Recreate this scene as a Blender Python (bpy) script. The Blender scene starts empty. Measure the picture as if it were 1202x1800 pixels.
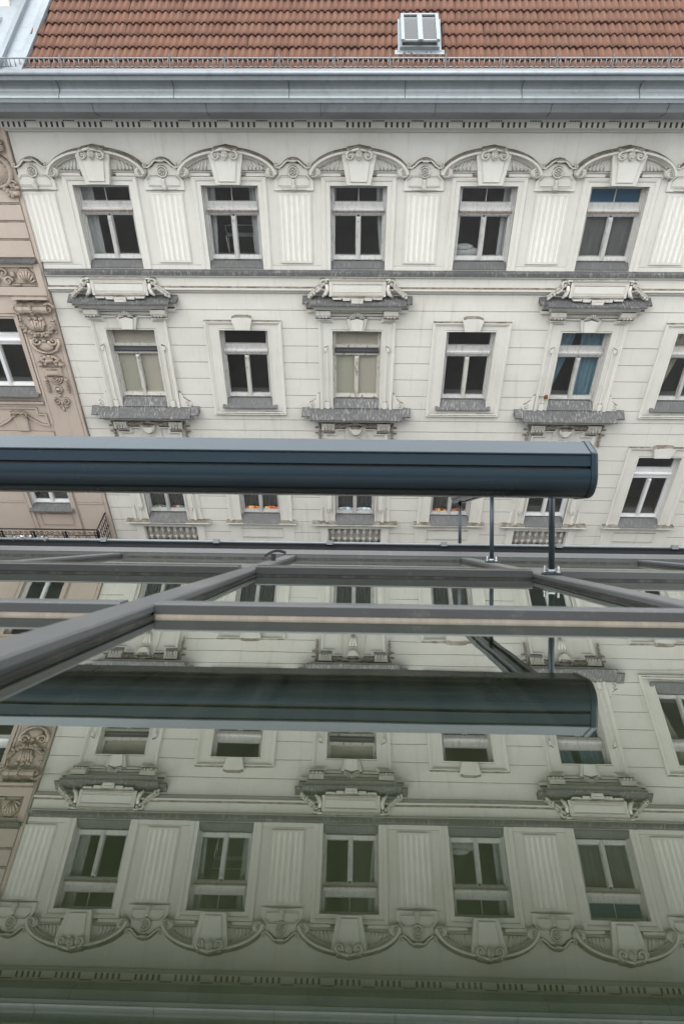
import bpy, bmesh, math, random
from mathutils import Vector, Matrix
random.seed(11)
sc = bpy.context.scene
col = sc.collection
sin, cos, pi, rad = math.sin, math.cos, math.pi, math.radians

# ------------------------------------------------------------------ camera
CZ = 19.0                       # camera height above the street
PITCH, YAW, ROLL = rad(38.314), rad(-1.425), rad(-0.1655)
fw = Vector((sin(YAW) * cos(PITCH), cos(YAW) * cos(PITCH), -sin(PITCH)))
rt = Vector((cos(YAW), -sin(YAW), 0))
up = rt.cross(fw)
r2 = cos(ROLL) * rt + sin(ROLL) * up
u2 = -sin(ROLL) * rt + cos(ROLL) * up
cd = bpy.data.cameras.new('camera')
cam = bpy.data.objects.new('camera', cd)
col.objects.link(cam)
M = Matrix((r2, u2, -fw)).transposed().to_4x4()
M.translation = (0, 0, CZ)
cam.matrix_world = M
cd.sensor_fit = 'VERTICAL'
cd.sensor_height = 36
cd.lens = 24
cd.clip_start = 0.02
cd.clip_end = 3000
cd.dof.use_dof = True
cd.dof.focus_distance = 15.5
cd.dof.aperture_fstop = 6.3
sc.camera = cam

# ------------------------------------------------------------------ sky and sun (overcast)
w = bpy.data.worlds.new('World')
sc.world = w
w.use_nodes = True
nt = w.node_tree
nt.nodes.clear()
o = nt.nodes.new('ShaderNodeOutputWorld')
bg = nt.nodes.new('ShaderNodeBackground')
sky = nt.nodes.new('ShaderNodeTexSky')
hs = nt.nodes.new('ShaderNodeHueSaturation')
sky.sky_type = 'NISHITA'
sky.sun_disc = False
SUN_EL, SUN_AZ = rad(60), rad(212)
sky.sun_elevation = SUN_EL
sky.sun_rotation = SUN_AZ
sky.dust_density = 3.0
sky.air_density = 1.2
hs.inputs['Saturation'].default_value = 0.5
bg.inputs['Strength'].default_value = 0.15
nt.links.new(sky.outputs[0], hs.inputs['Color'])
# an even cloud deck veils most of the blue
deck = nt.nodes.new('ShaderNodeMix')
deck.data_type = 'RGBA'
deck.inputs[0].default_value = 0.72
deck.inputs[7].default_value = (7.62, 7.78, 7.72, 1)
nt.links.new(hs.outputs[0], deck.inputs[6])
nt.links.new(deck.outputs[2], bg.inputs[0])
nt.links.new(bg.outputs[0], o.inputs[0])
sd = bpy.data.lights.new('sun', 'SUN')
sd.energy = 0.5
sd.angle = rad(70)
sd.color = (1.0, 0.975, 0.94)
sun = bpy.data.objects.new('sun', sd)
col.objects.link(sun)
sdir = Vector((sin(SUN_AZ) * cos(SUN_EL), cos(SUN_AZ) * cos(SUN_EL), sin(SUN_EL)))
sun.rotation_euler = sdir.to_track_quat('Z', 'Y').to_euler()
sun.location = (0, 0, 60)
sc.view_settings.view_transform = 'Standard'
sc.view_settings.look = 'None'
sc.view_settings.exposure = 1.5
sc.view_settings.gamma = 1.0
sc.render.engine = 'CYCLES'
cy = sc.cycles
cy.use_denoising = True
cy.max_bounces = 8
cy.diffuse_bounces = 4
cy.glossy_bounces = 5
cy.transparent_max_bounces = 16
cy.caustics_reflective = False
cy.caustics_refractive = False

# ------------------------------------------------------------------ materials
MAT = {}


class NT:
    """small helper to write node materials"""
    def __init__(s, name):
        s.m = bpy.data.materials.new(name)
        s.m.use_nodes = True
        s.t = s.m.node_tree
        s.t.nodes.clear()
        s.out = s.t.nodes.new('ShaderNodeOutputMaterial')
        MAT[name] = s.m

    def n(s, typ, **kw):
        nd = s.t.nodes.new('ShaderNode' + typ)
        for k, v in kw.items():
            if k.startswith('i_'):
                key = k[2:].replace('_', ' ')
                nd.inputs[key].default_value = v
            else:
                setattr(nd, k, v)
        return nd

    def l(s, a, b):
        s.t.links.new(a, b)

    def coords(s, scale=(1, 1, 1), kind='Object'):
        tc = s.n('TexCoord')
        mp = s.n('Mapping')
        mp.inputs['Scale'].default_value = scale
        s.l(tc.outputs[kind], mp.inputs['Vector'])
        return mp.outputs[0]

    def world(s, scale=(1, 1, 1)):
        g = s.n('NewGeometry')
        mp = s.n('Mapping')
        mp.inputs['Scale'].default_value = scale
        s.l(g.outputs['Position'], mp.inputs['Vector'])
        return mp.outputs[0]

    def noise(s, vec, scale, detail=5, rough=.6):
        nd = s.n('TexNoise')
        nd.inputs['Scale'].default_value = scale
        nd.inputs['Detail'].default_value = detail
        nd.inputs['Roughness'].default_value = rough
        s.l(vec, nd.inputs['Vector'])
        return nd.outputs['Fac']

    def ramp(s, fac, stops):
        r = s.n('ValToRGB')
        el = r.color_ramp.elements
        while len(el) < len(stops):
            el.new(.5)
        for e, (p, c) in zip(el, stops):
            e.position = p
            e.color = c if len(c) == 4 else (*c, 1)
        s.l(fac, r.inputs[0])
        return r.outputs[0]

    def mix(s, fac, a, b, mode='MIX'):
        m = s.n('Mix', data_type='RGBA', blend_type=mode)
        for sock, val in ((m.inputs[0], fac), (m.inputs[6], a), (m.inputs[7], b)):
            if hasattr(val, 'is_linked'):
                s.l(val, sock)
            elif isinstance(val, (int, float)):
                sock.default_value = val
            else:
                sock.default_value = (*val, 1)
        return m.outputs[2]

    def math(s, op, a, b=0.0):
        m = s.n('Math', operation=op)
        for sock, val in zip(m.inputs, (a, b)):
            if hasattr(val, 'is_linked'):
                s.l(val, sock)
            else:
                sock.default_value = val
        return m.outputs[0]

    def bsdf(s, color, rough=.6, metal=0.0, bump=None, bump_d=.01, bump_s=.4, spec=None):
        b = s.n('BsdfPrincipled')
        if hasattr(color, 'is_linked'):
            s.l(color, b.inputs['Base Color'])
        else:
            b.inputs['Base Color'].default_value = (*color, 1)
        if hasattr(rough, 'is_linked'):
            s.l(rough, b.inputs['Roughness'])
        else:
            b.inputs['Roughness'].default_value = rough
        b.inputs['Metallic'].default_value = metal
        if spec is not None:
            b.inputs['Specular IOR Level'].default_value = spec
        if bump is not None:
            bp = s.n('Bump')
            bp.inputs['Distance'].default_value = bump_d
            bp.inputs['Strength'].default_value = bump_s
            s.l(bump, bp.inputs['Height'])
            s.l(bp.outputs[0], b.inputs['Normal'])
        s.l(b.outputs[0], s.out.inputs['Surface'])
        return b

    def upness(s, lo, hi):
        g = s.n('NewGeometry')
        sp = s.n('SeparateXYZ')
        s.l(g.outputs['True Normal'], sp.inputs[0])
        mr = s.n('MapRange')
        mr.inputs['From Min'].default_value = lo
        mr.inputs['From Max'].default_value = hi
        s.l(sp.outputs[2], mr.inputs['Value'])
        return mr.outputs[0]


def stucco(name, base, stain, dirt, streak=.5, top=True):
    t = NT(name)
    v = t.world()
    n1 = t.noise(v, .9, 6, .65)
    c = t.mix(t.ramp(n1, [(.35, (0, 0, 0)), (.75, (1, 1, 1))]), base, stain)
    vs = t.world((5, 5, .35))
    n2 = t.noise(vs, 1.6, 6, .7)
    f2 = t.math('MULTIPLY', t.ramp(n2, [(.56, (0, 0, 0)), (.8, (1, 1, 1))]), streak)
    c = t.mix(f2, c, dirt)
    n4 = t.noise(v, 7, 5, .7)
    f4 = t.math('MULTIPLY', t.ramp(n4, [(.6, (0, 0, 0)), (.78, (1, 1, 1))]), streak * .5)
    c = t.mix(f4, c, dirt)
    if top:
        n3 = t.noise(v, 6, 4, .7)
        f3 = t.math('MULTIPLY', t.upness(.2, .65), t.ramp(n3, [(.2, (.55,) * 3), (.6, (1, 1, 1))]))
        c = t.mix(f3, c, (.10, .084, .064))
    fine = t.noise(v, 60, 4, .6)
    t.bsdf(c, .85, bump=fine, bump_d=.004, bump_s=.35, spec=.25)


stucco('stucco_white', (.64, .635, .595), (.57, .56, .51), (.37, .345, .285), .55)
stucco('stucco_ornament', (.61, .605, .565), (.49, .475, .42), (.20, .185, .15), .8)
stucco('stucco_grimy', (.36, .34, .29), (.22, .20, .165), (.09, .08, .065), .8)
stucco('stucco_joint', (.58, .57, .53), (.48, .46, .41), (.2, .18, .145), .8)
stucco('stucco_pink', (.475, .405, .352), (.42, .355, .305), (.32, .265, .21), .5)
stucco('stucco_pink_ornament', (.45, .375, .31), (.34, .28, .23), (.17, .14, .115), .7)

# zinc sheet (cornice, flashings)
def zinc(name, base, lo, rough=.5, metal=.35):
    t = NT(name)
    v = t.world((.5, .5, .5))
    vs = t.world((3.5, 3.5, .6))
    c = t.mix(t.ramp(t.noise(v, 1.3, 6), [(.3, (0, 0, 0)), (.7, (1, 1, 1))]), base, lo)
    c = t.mix(t.math('MULTIPLY', t.ramp(t.noise(vs, 2.2, 7, .7), [(.5, (0, 0, 0)), (.85, (1, 1, 1))]), .6), c, tuple(x * .45 for x in base))
    c = t.mix(t.math('MULTIPLY', t.ramp(t.noise(vs, 5.0, 4, .6), [(.62, (0, 0, 0)), (.8, (1, 1, 1))]), .5), c, tuple(min(1, x * 1.6) for x in base))
    t.bsdf(c, rough, metal, bump=t.noise(v, 5, 3), bump_d=.02, bump_s=.15)


zinc('zinc', (.235, .262, .278), (.185, .205, .218))
zinc('zinc_light', (.28, .31, .335), (.24, .27, .295), .45)
zinc('zinc_dark', (.05, .055, .06), (.04, .042, .045), .6, .1)

# window sill sheet with paint and bird splashes
def sillmat(name, amount):
    t = NT(name)
    v = t.world((1, 1, 1))
    vs = t.world((13, 3.0, 3.0))
    c = t.mix(t.noise(v, 3, 5), (.062, .065, .068), (.105, .106, .106))
    sp = t.noise(vs, 2.6, 5, .6)
    patch = t.ramp(t.noise(v, 2.2, 3), [(.32, (.15,) * 3), (.56, (1, 1, 1))])
    f = t.math('MULTIPLY', t.ramp(sp, [(.50, (0, 0, 0)), (.66, (1, 1, 1))]), patch)
    c = t.mix(t.math('MULTIPLY', f, amount), c, (.62, .61, .58))
    t.bsdf(c, .6, .1)


sillmat('sill_clean', .12)
sillmat('sill_splashed', .34)

# peeling white window paint
def paint(name, base, peel, lo, hi):
    t = NT(name)
    v = t.world((6, 6, 1.5))
    n = t.noise(v, 3.0, 7, .7)
    c = t.mix(t.ramp(n, [(lo, (0, 0, 0)), (hi, (1, 1, 1))]), base, peel)
    t.bsdf(c, .5, bump=n, bump_d=.004, bump_s=.3)


paint('paint_white', (.46, .46, .45), (.27, .255, .23), .50, .70)
paint('paint_worn', (.50, .49, .45), (.13, .085, .055), .55, .66)
paint('paint_weathered', (.24, .20, .16), (.10, .065, .045), .40, .65)
paint('paint_fresh', (.64, .65, .66), (.56, .57, .58), .5, .8)

# roof tile
t = NT('roof_tile')
oi = t.n('ObjectInfo')
v = t.world()
c = t.ramp(oi.outputs['Random'], [(0, (.092, .037, .021)), (.35, (.110, .045, .026)), (.7, (.126, .053, .031)), (1, (.108, .048, .030))])
c = t.mix(t.math('MULTIPLY', t.ramp(t.noise(t.world((9, 2, 2)), 3, 6, .7), [(.45, (0, 0, 0)), (.75, (1, 1, 1))]), .55), c, (.085, .05, .035))
c = t.mix(t.math('MULTIPLY', t.ramp(t.noise(v, 26, 5, .7), [(.60, (0, 0, 0)), (.72, (1, 1, 1))]), .45), c, (.26, .17, .13))
c = t.mix(t.math('MULTIPLY', t.ramp(t.noise(v, .8, 4, .6), [(.45, (0, 0, 0)), (.7, (1, 1, 1))]), .45), c, (.11, .06, .042))
t.bsdf(c, .8, bump=t.noise(v, 40, 4), bump_d=.004, bump_s=.4)

t = NT('tile_edge')  # lower lip: dirt, plus painted shade of the hollow under the rolls
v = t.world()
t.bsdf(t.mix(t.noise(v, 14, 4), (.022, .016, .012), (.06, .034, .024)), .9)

# flat simple ones
def simple(name, c, rough=.6, metal=0.0, var=.25, scale=8):
    t = NT(name)
    v = t.coords()
    cc = t.mix(t.noise(v, scale, 5), tuple(x * (1 - var) for x in c), tuple(min(1, x * (1 + var)) for x in c))
    t.bsdf(cc, rough, metal)


t = NT('awning_paint')
v = t.coords((1, 1, 1))
c = t.mix(t.noise(v, 9, 6, .7), (.023, .040, .055), (.029, .048, .065))
t.bsdf(c, t.math('ADD', t.math('MULTIPLY', t.noise(v, 3, 5), .12), .20), 0.0, spec=.42)
simple('awning_slot', (.004, .005, .006), .6)
simple('steel_dark', (.05, .068, .083), .4, .3, .1)
simple('steel_bright', (.42, .43, .44), .4, 1.0, .2)
t = NT('aluminium')
v = t.coords()
c = t.mix(t.noise(v, 4, 5), (.085, .09, .093), (.118, .122, .124))
c = t.mix(t.math('MULTIPLY', t.ramp(t.noise(v, 22, 6, .75), [(.58, (0, 0, 0)), (.74, (1, 1, 1))]), .35), c, (.30, .285, .25))
t.bsdf(c, .38, 0.0, spec=.5)
t = NT('sealant')
v = t.coords((30, 3, 3))
c = t.mix(t.noise(v, 1.5, 6, .7), (.12, .10, .08), (.33, .285, .235))
t.bsdf(c, .85)
t = NT('gasket')
v = t.coords((12, 3, 3))
c = t.mix(t.ramp(t.noise(v, 1.5, 6, .7), [(.45, (0, 0, 0)), (.7, (1, 1, 1))]), (.012, .012, .011), (.06, .055, .045))
t.bsdf(c, .8)
simple('rust', (.16, .06, .025), .8, 0, .5, 30)
simple('iron_black', (.012, .013, .013), .5, .2)
simple('recess_shade', (.06, .056, .048), .9)  # near-black for hollows; in the dentil slots it paints their shade
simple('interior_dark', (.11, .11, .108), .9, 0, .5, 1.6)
simple('cladding', (.10, .105, .11), .7, 0, .1, 2)
simple('interior_wall', (.36, .36, .33), .9, 0, .1, 2)
simple('asphalt', (.05, .05, .05), .9, 0, .2, 30)
simple('paving', (.22, .21, .2), .9, 0, .2, 20)
simple('own_stucco', (.30, .30, .30), .9, 0, .1, 4)
t = NT('floor_boards')
v = t.world((9, .6, 1))
c = t.mix(t.noise(v, 1.5, 6, .7), (.21, .115, .045), (.34, .205, .085))
t.bsdf(c, .5)

# cloth
def cloth(name, a, b, scale=(40, 1, 1), rough=.9):
    t = NT(name)
    v = t.coords(scale)
    t.bsdf(t.mix(t.noise(v, 1.0, 3), a, b), rough, spec=.1)


cloth('cloth_blue', (.10, .19, .25), (.17, .28, .35), (9, 1, 1))
cloth('cloth_beige', (.34, .31, .25), (.42, .39, .32), (9, 1, 1))
cloth('cloth_net', (.32, .32, .33), (.46, .46, .46), (25, 1, 1))
cloth('cloth_net_grey', (.07, .07, .07), (.15, .15, .147), (40, 1, 1))
cloth('cloth_deep_blue', (.008, .055, .115), (.015, .085, .165), (1, 1, 6))
cloth('blind_beige', (.44, .39, .335), (.48, .43, .37), (1, 1, 1))
cloth('blind_green_grey', (.40, .385, .31), (.44, .42, .345), (1, 1, 1))

def patchwork(name, cols, scale):
    t = NT(name)
    v = t.coords((1, 1, 1))
    vo = t.n('TexVoronoi')
    vo.inputs['Scale'].default_value = scale
    t.l(v, vo.inputs['Vector'])
    sp = t.n('SeparateColor')
    t.l(vo.outputs['Color'], sp.inputs[0])
    st = [((i + .02) / len(cols), c) for i, c in enumerate(cols)]
    r = t.n('ValToRGB')
    r.color_ramp.interpolation = 'CONSTANT'
    el = r.color_ramp.elements
    while len(el) < len(st):
        el.new(.5)
    for e, (p, c) in zip(el, st):
        e.position = p
        e.color = (*c, 1)
    t.l(sp.outputs[0], r.inputs[0])
    t.bsdf(r.outputs[0], .9, spec=.1)


patchwork('cushion_red_blue', [(0.615, 0.071, 0.071), (0.071, 0.19, 0.496), (0.53, 0.462, 0.394), (0.088, 0.309, 0.19), (0.19, 0.071, 0.122)], 14)
patchwork('cushion_orange', [(0.87, 0.275, 0.054), (0.9, 0.53, 0.071), (0.7, 0.105, 0.054), (0.9, 0.7, 0.326)], 13)
patchwork('cushion_blue', [(0.36, 0.564, 0.9), (0.19, 0.36, 0.785), (0.785, 0.9, 0.9), (0.615, 0.53, 0.581)], 13)
patchwork('cushion_red_yellow', [(0.615, 0.071, 0.054), (0.87, 0.632, 0.105), (0.224, 0.054, 0.054), (0.496, 0.241, 0.088)], 13)

t = NT('towel_striped')
v = t.coords((1, 1, 1))
wv = t.n('TexWave', wave_type='BANDS', bands_direction='X')
wv.inputs['Scale'].default_value = 8.0
t.l(v, wv.inputs['Vector'])
t.bsdf(t.ramp(wv.outputs['Fac'], [(.3, (.45, .42, .38)), (.5, (.25, .05, .05)), (.75, (.10, .12, .16))]), .9)

simple('foil', (.55, .56, .58), .35, 1.0, .3, 30)

# glass: mirror coat by angle over a tinted see-through body
def glass(name, ior, tint, refl, rough, dirt, surfaces=2, wave=0.0):
    # reflectance of a stack of glass surfaces: n R / (1 + (n - 1) R)
    t = NT(name)
    # Schlick reflectance, the same from both sides of the sheet
    ge = t.n('NewGeometry')
    dt = t.n('VectorMath', operation='DOT_PRODUCT')
    t.l(ge.outputs['Normal'], dt.inputs[0])
    t.l(ge.outputs['Incoming'], dt.inputs[1])
    r0 = ((ior - 1) / (ior + 1)) ** 2
    sch = t.math('POWER', t.math('SUBTRACT', 1.0, t.math('ABSOLUTE', dt.outputs['Value'])), 5.0)
    fr = t.math('ADD', t.math('MULTIPLY', sch, 1 - r0), r0)
    tr = t.n('BsdfTransparent')
    tr.inputs[0].default_value = (*tint, 1)
    gl = t.n('BsdfGlossy')
    gl.inputs['Color'].default_value = (*refl, 1)
    gl.inputs['Roughness'].default_value = rough
    mx = t.n('MixShader')
    fac = t.math('DIVIDE', t.math('MULTIPLY', fr, surfaces), t.math('ADD', t.math('MULTIPLY', fr, surfaces - 1), 1.0))
    t.l(fac, mx.inputs[0])
    t.l(tr.outputs[0], mx.inputs[1])
    t.l(gl.outputs[0], mx.inputs[2])
    df = t.n('BsdfDiffuse')
    df.inputs[0].default_value = (.43, .45, .35, 1)
    m2 = t.n('MixShader')
    n_a = t.noise(t.coords((2.5, .8, 1)), 1.4, 6, .7)
    n_b = t.ramp(t.noise(t.coords((26, .7, 1)), 1.5, 5, .65), [(.42, (.25,) * 3), (.8, (1.6,) * 3)])
    f = t.math('MULTIPLY', t.math('MULTIPLY', n_a, n_b), dirt * 3)
    if wave:
        bp = t.n('Bump')
        bp.inputs['Strength'].default_value = 1.0
        bp.inputs['Distance'].default_value = wave
        t.l(t.noise(t.coords((1, 1.6, 1)), 2.2, 2, .5), bp.inputs['Height'])
        t.l(bp.outputs[0], gl.inputs['Normal'])
    t.l(f, m2.inputs[0])
    t.l(mx.outputs[0], m2.inputs[1])
    t.l(df.outputs[0], m2.inputs[2])
    t.l(m2.outputs[0], t.out.inputs['Surface'])


glass('roof_glazing', 1.54, (.25, .375, .27), (.94, .97, .92), 0.008, .010, 3.5, .00022)
glass('window_glass', 1.5, (.96, .97, .97), (1, 1, 1), 0.01, .008, 2, .0012)
glass('skylight_glass', 1.45, (.4, .44, .46), (1, 1, 1), 0.02, .0)
t = NT('glass_body')
tr = t.n('BsdfTransparent')
tr.inputs[0].default_value = (.96, .98, .97, 1)
t.l(tr.outputs[0], t.out.inputs['Surface'])


# ------------------------------------------------------------------ mesh building
class MB:
    """facade meshes: x along the wall, p = metres proud of the wall, z up (stored y = -p)"""
    def __init__(s, sg=-1):
        s.v, s.f, s.sm, s.mi = [], [], [], []
        s.sg = sg
        s.cur = 0

    def vert(s, x, p, z):
        s.v.append((x, s.sg * p, z))
        return len(s.v) - 1

    def face(s, ids, smooth=False):
        s.f.append(tuple(ids))
        s.sm.append(smooth)
        s.mi.append(s.cur)

    def box(s, x0, x1, p0, p1, z0, z1):
        a = [s.vert(x, p, z) for z in (z0, z1) for p in (p0, p1) for x in (x0, x1)]
        for q in ((0, 1, 3, 2), (4, 6, 7, 5), (0, 4, 5, 1), (2, 3, 7, 6), (0, 2, 6, 4), (1, 5, 7, 3)):
            s.face([a[i] for i in q])
        return s

    def prism(s, out, p0, p1, bev=0.0):
        n = len(out)
        cx = sum(a for a, b in out) / n
        cz = sum(b for a, b in out) / n
        rings = [(p0, 0)]
        if bev:
            rings += [(p1 - bev, 0), (p1, bev)]
        else:
            rings += [(p1, 0)]
        ids = []
        for p, ins in rings:
            r = []
            for k, (x, z) in enumerate(out):
                if ins:
                    (x0, z0), (x1, z1) = out[k - 1], out[(k + 1) % n]
                    d0 = Vector((x - x0, z - z0)).normalized()
                    d1 = Vector((x1 - x, z1 - z)).normalized()
                    nn = Vector((-d0.y - d1.y, d0.x + d1.x))
                    ar = sum(out[i - 1][0] * out[i][1] - out[i][0] * out[i - 1][1] for i in range(n))
                    if ar < 0:
                        nn = -nn
                    if nn.length > 1e-6:
                        nn.normalize()
                        dn = Vector((-d0.y, d0.x)) * (1 if ar > 0 else -1)
                        k_ = max(.4, abs(nn.dot(dn)))
                        x += nn.x * ins / k_
                        z += nn.y * ins / k_
                r.append(s.vert(x, p, z))
            ids.append(r)
        for a, b in zip(ids, ids[1:]):
            for k in range(n):
                s.face([a[k - 1], a[k], b[k], b[k - 1]])
        s.face(ids[-1])
        s.face(ids[0][::-1])
        return s

    def extr(s, prof, x0, x1, smooth=False):
        """closed profile of (p, z) run along x"""
        a = [s.vert(x0, p, z) for p, z in prof]
        b = [s.vert(x1, p, z) for p, z in prof]
        n = len(prof)
        for k in range(n):
            s.face([a[k - 1], a[k], b[k], b[k - 1]], smooth)
        s.face(a)
        s.face(b[::-1])
        return s

    def sweep(s, path, prof, closed=False, smooth=False):
        """profile of (offset to the left of travel, p) carried along an x-z path, mitred"""
        n = len(path)
        rows = []
        for i, (x, z) in enumerate(path):
            ds = []
            if i > 0 or closed:
                q = path[i - 1]
                ds.append(Vector((x - q[0], z - q[1])).normalized())
            if i < n - 1 or closed:
                q = path[(i + 1) % n]
                ds.append(Vector((q[0] - x, q[1] - z)).normalized())
            nn = Vector((0, 0))
            for d in ds:
                nn += Vector((-d.y, d.x))
            nn.normalize()
            k = max(.3, nn.dot(Vector((-ds[0].y, ds[0].x))))
            rows.append([s.vert(x + nn.x * o_ / k, p, z + nn.y * o_ / k) for o_, p in prof])
        m = len(prof)
        rng = range(n) if closed else range(n - 1)
        for i in rng:
            a, b = rows[i], rows[(i + 1) % n]
            for k in range(m):
                s.face([a[k - 1], a[k], b[k], b[k - 1]], smooth)
        if not closed:
            s.face(rows[0])
            s.face(rows[-1][::-1])
        return s

    def tube(s, pts, r, n=8, smooth=True):
        """pts of (x, p, z); r a number or a list"""
        P = [Vector(q) for q in pts]
        rows = []
        ref = Vector((0, 1, 0.013))
        for i, q in enumerate(P):
            d = (P[min(i + 1, len(P) - 1)] - P[max(i - 1, 0)]).normalized()
            e = d.cross(ref)
            if e.length < .05:
                e = d.cross(Vector((1, 0, 0)))
            e.normalize()
            g = d.cross(e)
            ri = r[i] if isinstance(r, (list, tuple)) else r
            rows.append([s.vert(*(q + e * ri * cos(2 * pi * k / n) + g * ri * sin(2 * pi * k / n))) for k in range(n)])
        for a, b in zip(rows, rows[1:]):
            for k in range(n):
                s.face([a[k - 1], a[k], b[k], b[k - 1]], smooth)
        s.face(rows[0])
        s.face(rows[-1][::-1])
        return s

    def ball(s, x, p, z, rx, rp, rz, nu=8, nv=5, rot=0.0):
        rows = []
        for j in range(1, nv):
            th = pi * j / nv
            row = []
            for i in range(nu):
                ph = 2 * pi * i / nu
                a, b, c_ = rx * sin(th) * cos(ph), rp * sin(th) * sin(ph), rz * cos(th)
                row.append(s.vert(x + a * cos(rot) - c_ * sin(rot), p + b, z + a * sin(rot) + c_ * cos(rot)))
            rows.append(row)
        t_ = s.vert(x - rz * sin(rot), p, z + rz * cos(rot))
        b_ = s.vert(x + rz * sin(rot), p, z - rz * cos(rot))
        for i in range(nu):
            s.face([t_, rows[0][i - 1], rows[0][i]], True)
            s.face([b_, rows[-1][i], rows[-1][i - 1]], True)
        for a, b in zip(rows, rows[1:]):
            for i in range(nu):
                s.face([a[i - 1], b[i - 1], b[i], a[i]], True)
        return s

    def lathe(s, x, p, prof, n=8):
        rows = [[s.vert(x + r * cos(2 * pi * k / n), p + r * sin(2 * pi * k / n), z) for k in range(n)] for r, z in prof]
        for a, b in zip(rows, rows[1:]):
            for k in range(n):
                s.face([a[k - 1], a[k], b[k], b[k - 1]], True)
        s.face(rows[0])
        s.face(rows[-1][::-1])
        return s

    def disc(s, x, z, prof, n=14):
        """turned about the axis that stands out of the wall: prof of (radius, p)"""
        rows = [[s.vert(x + r * cos(2 * pi * k / n), p, z + r * sin(2 * pi * k / n)) for k in range(n)] for r, p in prof]
        for a, b in zip(rows, rows[1:]):
            for k in range(n):
                s.face([a[k - 1], a[k], b[k], b[k - 1]], True)
        s.face(rows[-1])
        return s

    def scroll(s, cx, cz, r0, a0, turns, hand, w, p, n=8):
        """a spiral roll from radius r0 winding in to its eye"""
        m = int(12 * turns)
        pts, rs = [], []
        for i in range(m + 1):
            u = i / m
            r = r0 * (1 - u) ** .9 + .012
            a = a0 + hand * 2 * pi * turns * u
            pts.append((cx + r * cos(a), p, cz + r * sin(a)))
            rs.append(w * (1 - .45 * u))
        s.tube(pts, rs, n)
        s.ball(cx, p, cz, w * .9, w * 1.1, w * .9, 8, 5)
        return s

    def pane(s, x0, x1, p0, p1, z0, z1):
        """glass sheet: coated outer face (slot 0), clear body (slot 1)"""
        s.cur = 1
        s.box(x0, x1, p0, p1, z0, z1)
        s.mi[-3] = 0
        s.cur = 0
        return s

    def mesh(s, name, mats):
        me = bpy.data.meshes.new(name)
        me.from_pydata(s.v, [], s.f)
        for i, fc in enumerate(me.polygons):
            fc.use_smooth = s.sm[i]
            fc.material_index = s.mi[i]
        for m in (mats if isinstance(mats, (list, tuple)) else [mats]):
            me.materials.append(MAT[m])
        bm = bmesh.new()
        bm.from_mesh(me)
        bmesh.ops.recalc_face_normals(bm, faces=bm.faces)
        bm.to_mesh(me)
        bm.free()
        return me


CACHE = {}


def put(name, parent, mats, build, loc=(0, 0, 0), key=None, sg=-1):
    """one mesh object; builds with the same key share their mesh"""
    if key is not None and key in CACHE:
        me = CACHE[key]
    else:
        b = MB(sg)
        build(b)
        me = b.mesh(name, mats)
        if key is not None:
            CACHE[key] = me
    ob = bpy.data.objects.new(name, me)
    col.objects.link(ob)
    ob.parent = parent
    ob.location = loc
    return ob


def sides(name, parent, mats, build, key, sg=-1):
    """a left and a right piece"""
    for s_ in (-1, 1):
        put(name, parent, mats, lambda b: build(b, s_), key=(key, s_), sg=sg)


def tag(ob, label, cat, group=None):
    ob['label'] = label
    ob['category'] = cat
    if group:
        ob['group'] = group
    return ob


def empty(name, loc, rot=(0, 0, 0)):
    e = bpy.data.objects.new(name, None)
    col.objects.link(e)
    e.location = loc
    e.rotation_euler = rot
    e.empty_display_size = .3
    return e


# ------------------------------------------------------------------ ground
FY = 14.8                       # wall plane of the houses opposite
X0 = -0.0144                    # their middle window axis
S = 2.6                         # spacing of the window axes


def ground(name, mat, x0, x1, y0, y1, z0, z1):
    b = MB(1)
    b.box(x0, x1, y0, y1, z0, z1)
    ob = bpy.data.objects.new(name, b.mesh(name, mat))
    col.objects.link(ob)
    ob['kind'] = 'structure'
    return ob


ground('ground', 'paving', -600, 600, -600, 600, -1, -.12)
ground('street', 'asphalt', -300, 300, 6.2, 12.6, -.119, 0)
ground('pavement', 'paving', -300, 300, 12.6, 14.9, -.118, .13)

# ------------------------------------------------------------------ white apartment house
WB = empty('white_apartment_building', (X0, FY, 0))
tag(WB, 'ornate white stucco apartment house opposite with red tiled roof and metal cornice', 'building')
LEFT, RIGHT = -6.80, 13.0
Zr = lambda z: CZ + z           # heights are measured from the camera height


def wall_mesh(b, x0, x1, z0, z1, holes, p=0.0, depth=.36):
    xs = sorted({x0, x1, *[h[0] for h in holes], *[h[1] for h in holes]})
    zs = sorted({z0, z1, *[h[2] for h in holes], *[h[3] for h in holes]})
    for xa, xb in zip(xs, xs[1:]):
        for za, zb in zip(zs, zs[1:]):
            xm, zm = (xa + xb) / 2, (za + zb) / 2
            if any(h[0] < xm < h[1] and h[2] < zm < h[3] for h in holes):
                continue
            b.face([b.vert(x, p, z) for x, z in ((xa, za), (xb, za), (xb, zb), (xa, zb))])
    b.cur = 1
    for a, c_, d, e in holes:
        for (xa, za), (xb, zb) in (((a, d), (c_, d)), ((c_, d), (c_, e)), ((c_, e), (a, e)), ((a, e), (a, d))):
            b.face([b.vert(xa, p, za), b.vert(xb, p, zb), b.vert(xb, p - depth, zb), b.vert(xa, p - depth, za)])
    b.cur = 0


COLS = [-2, -1, 0, 1, 2, 3]
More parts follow.
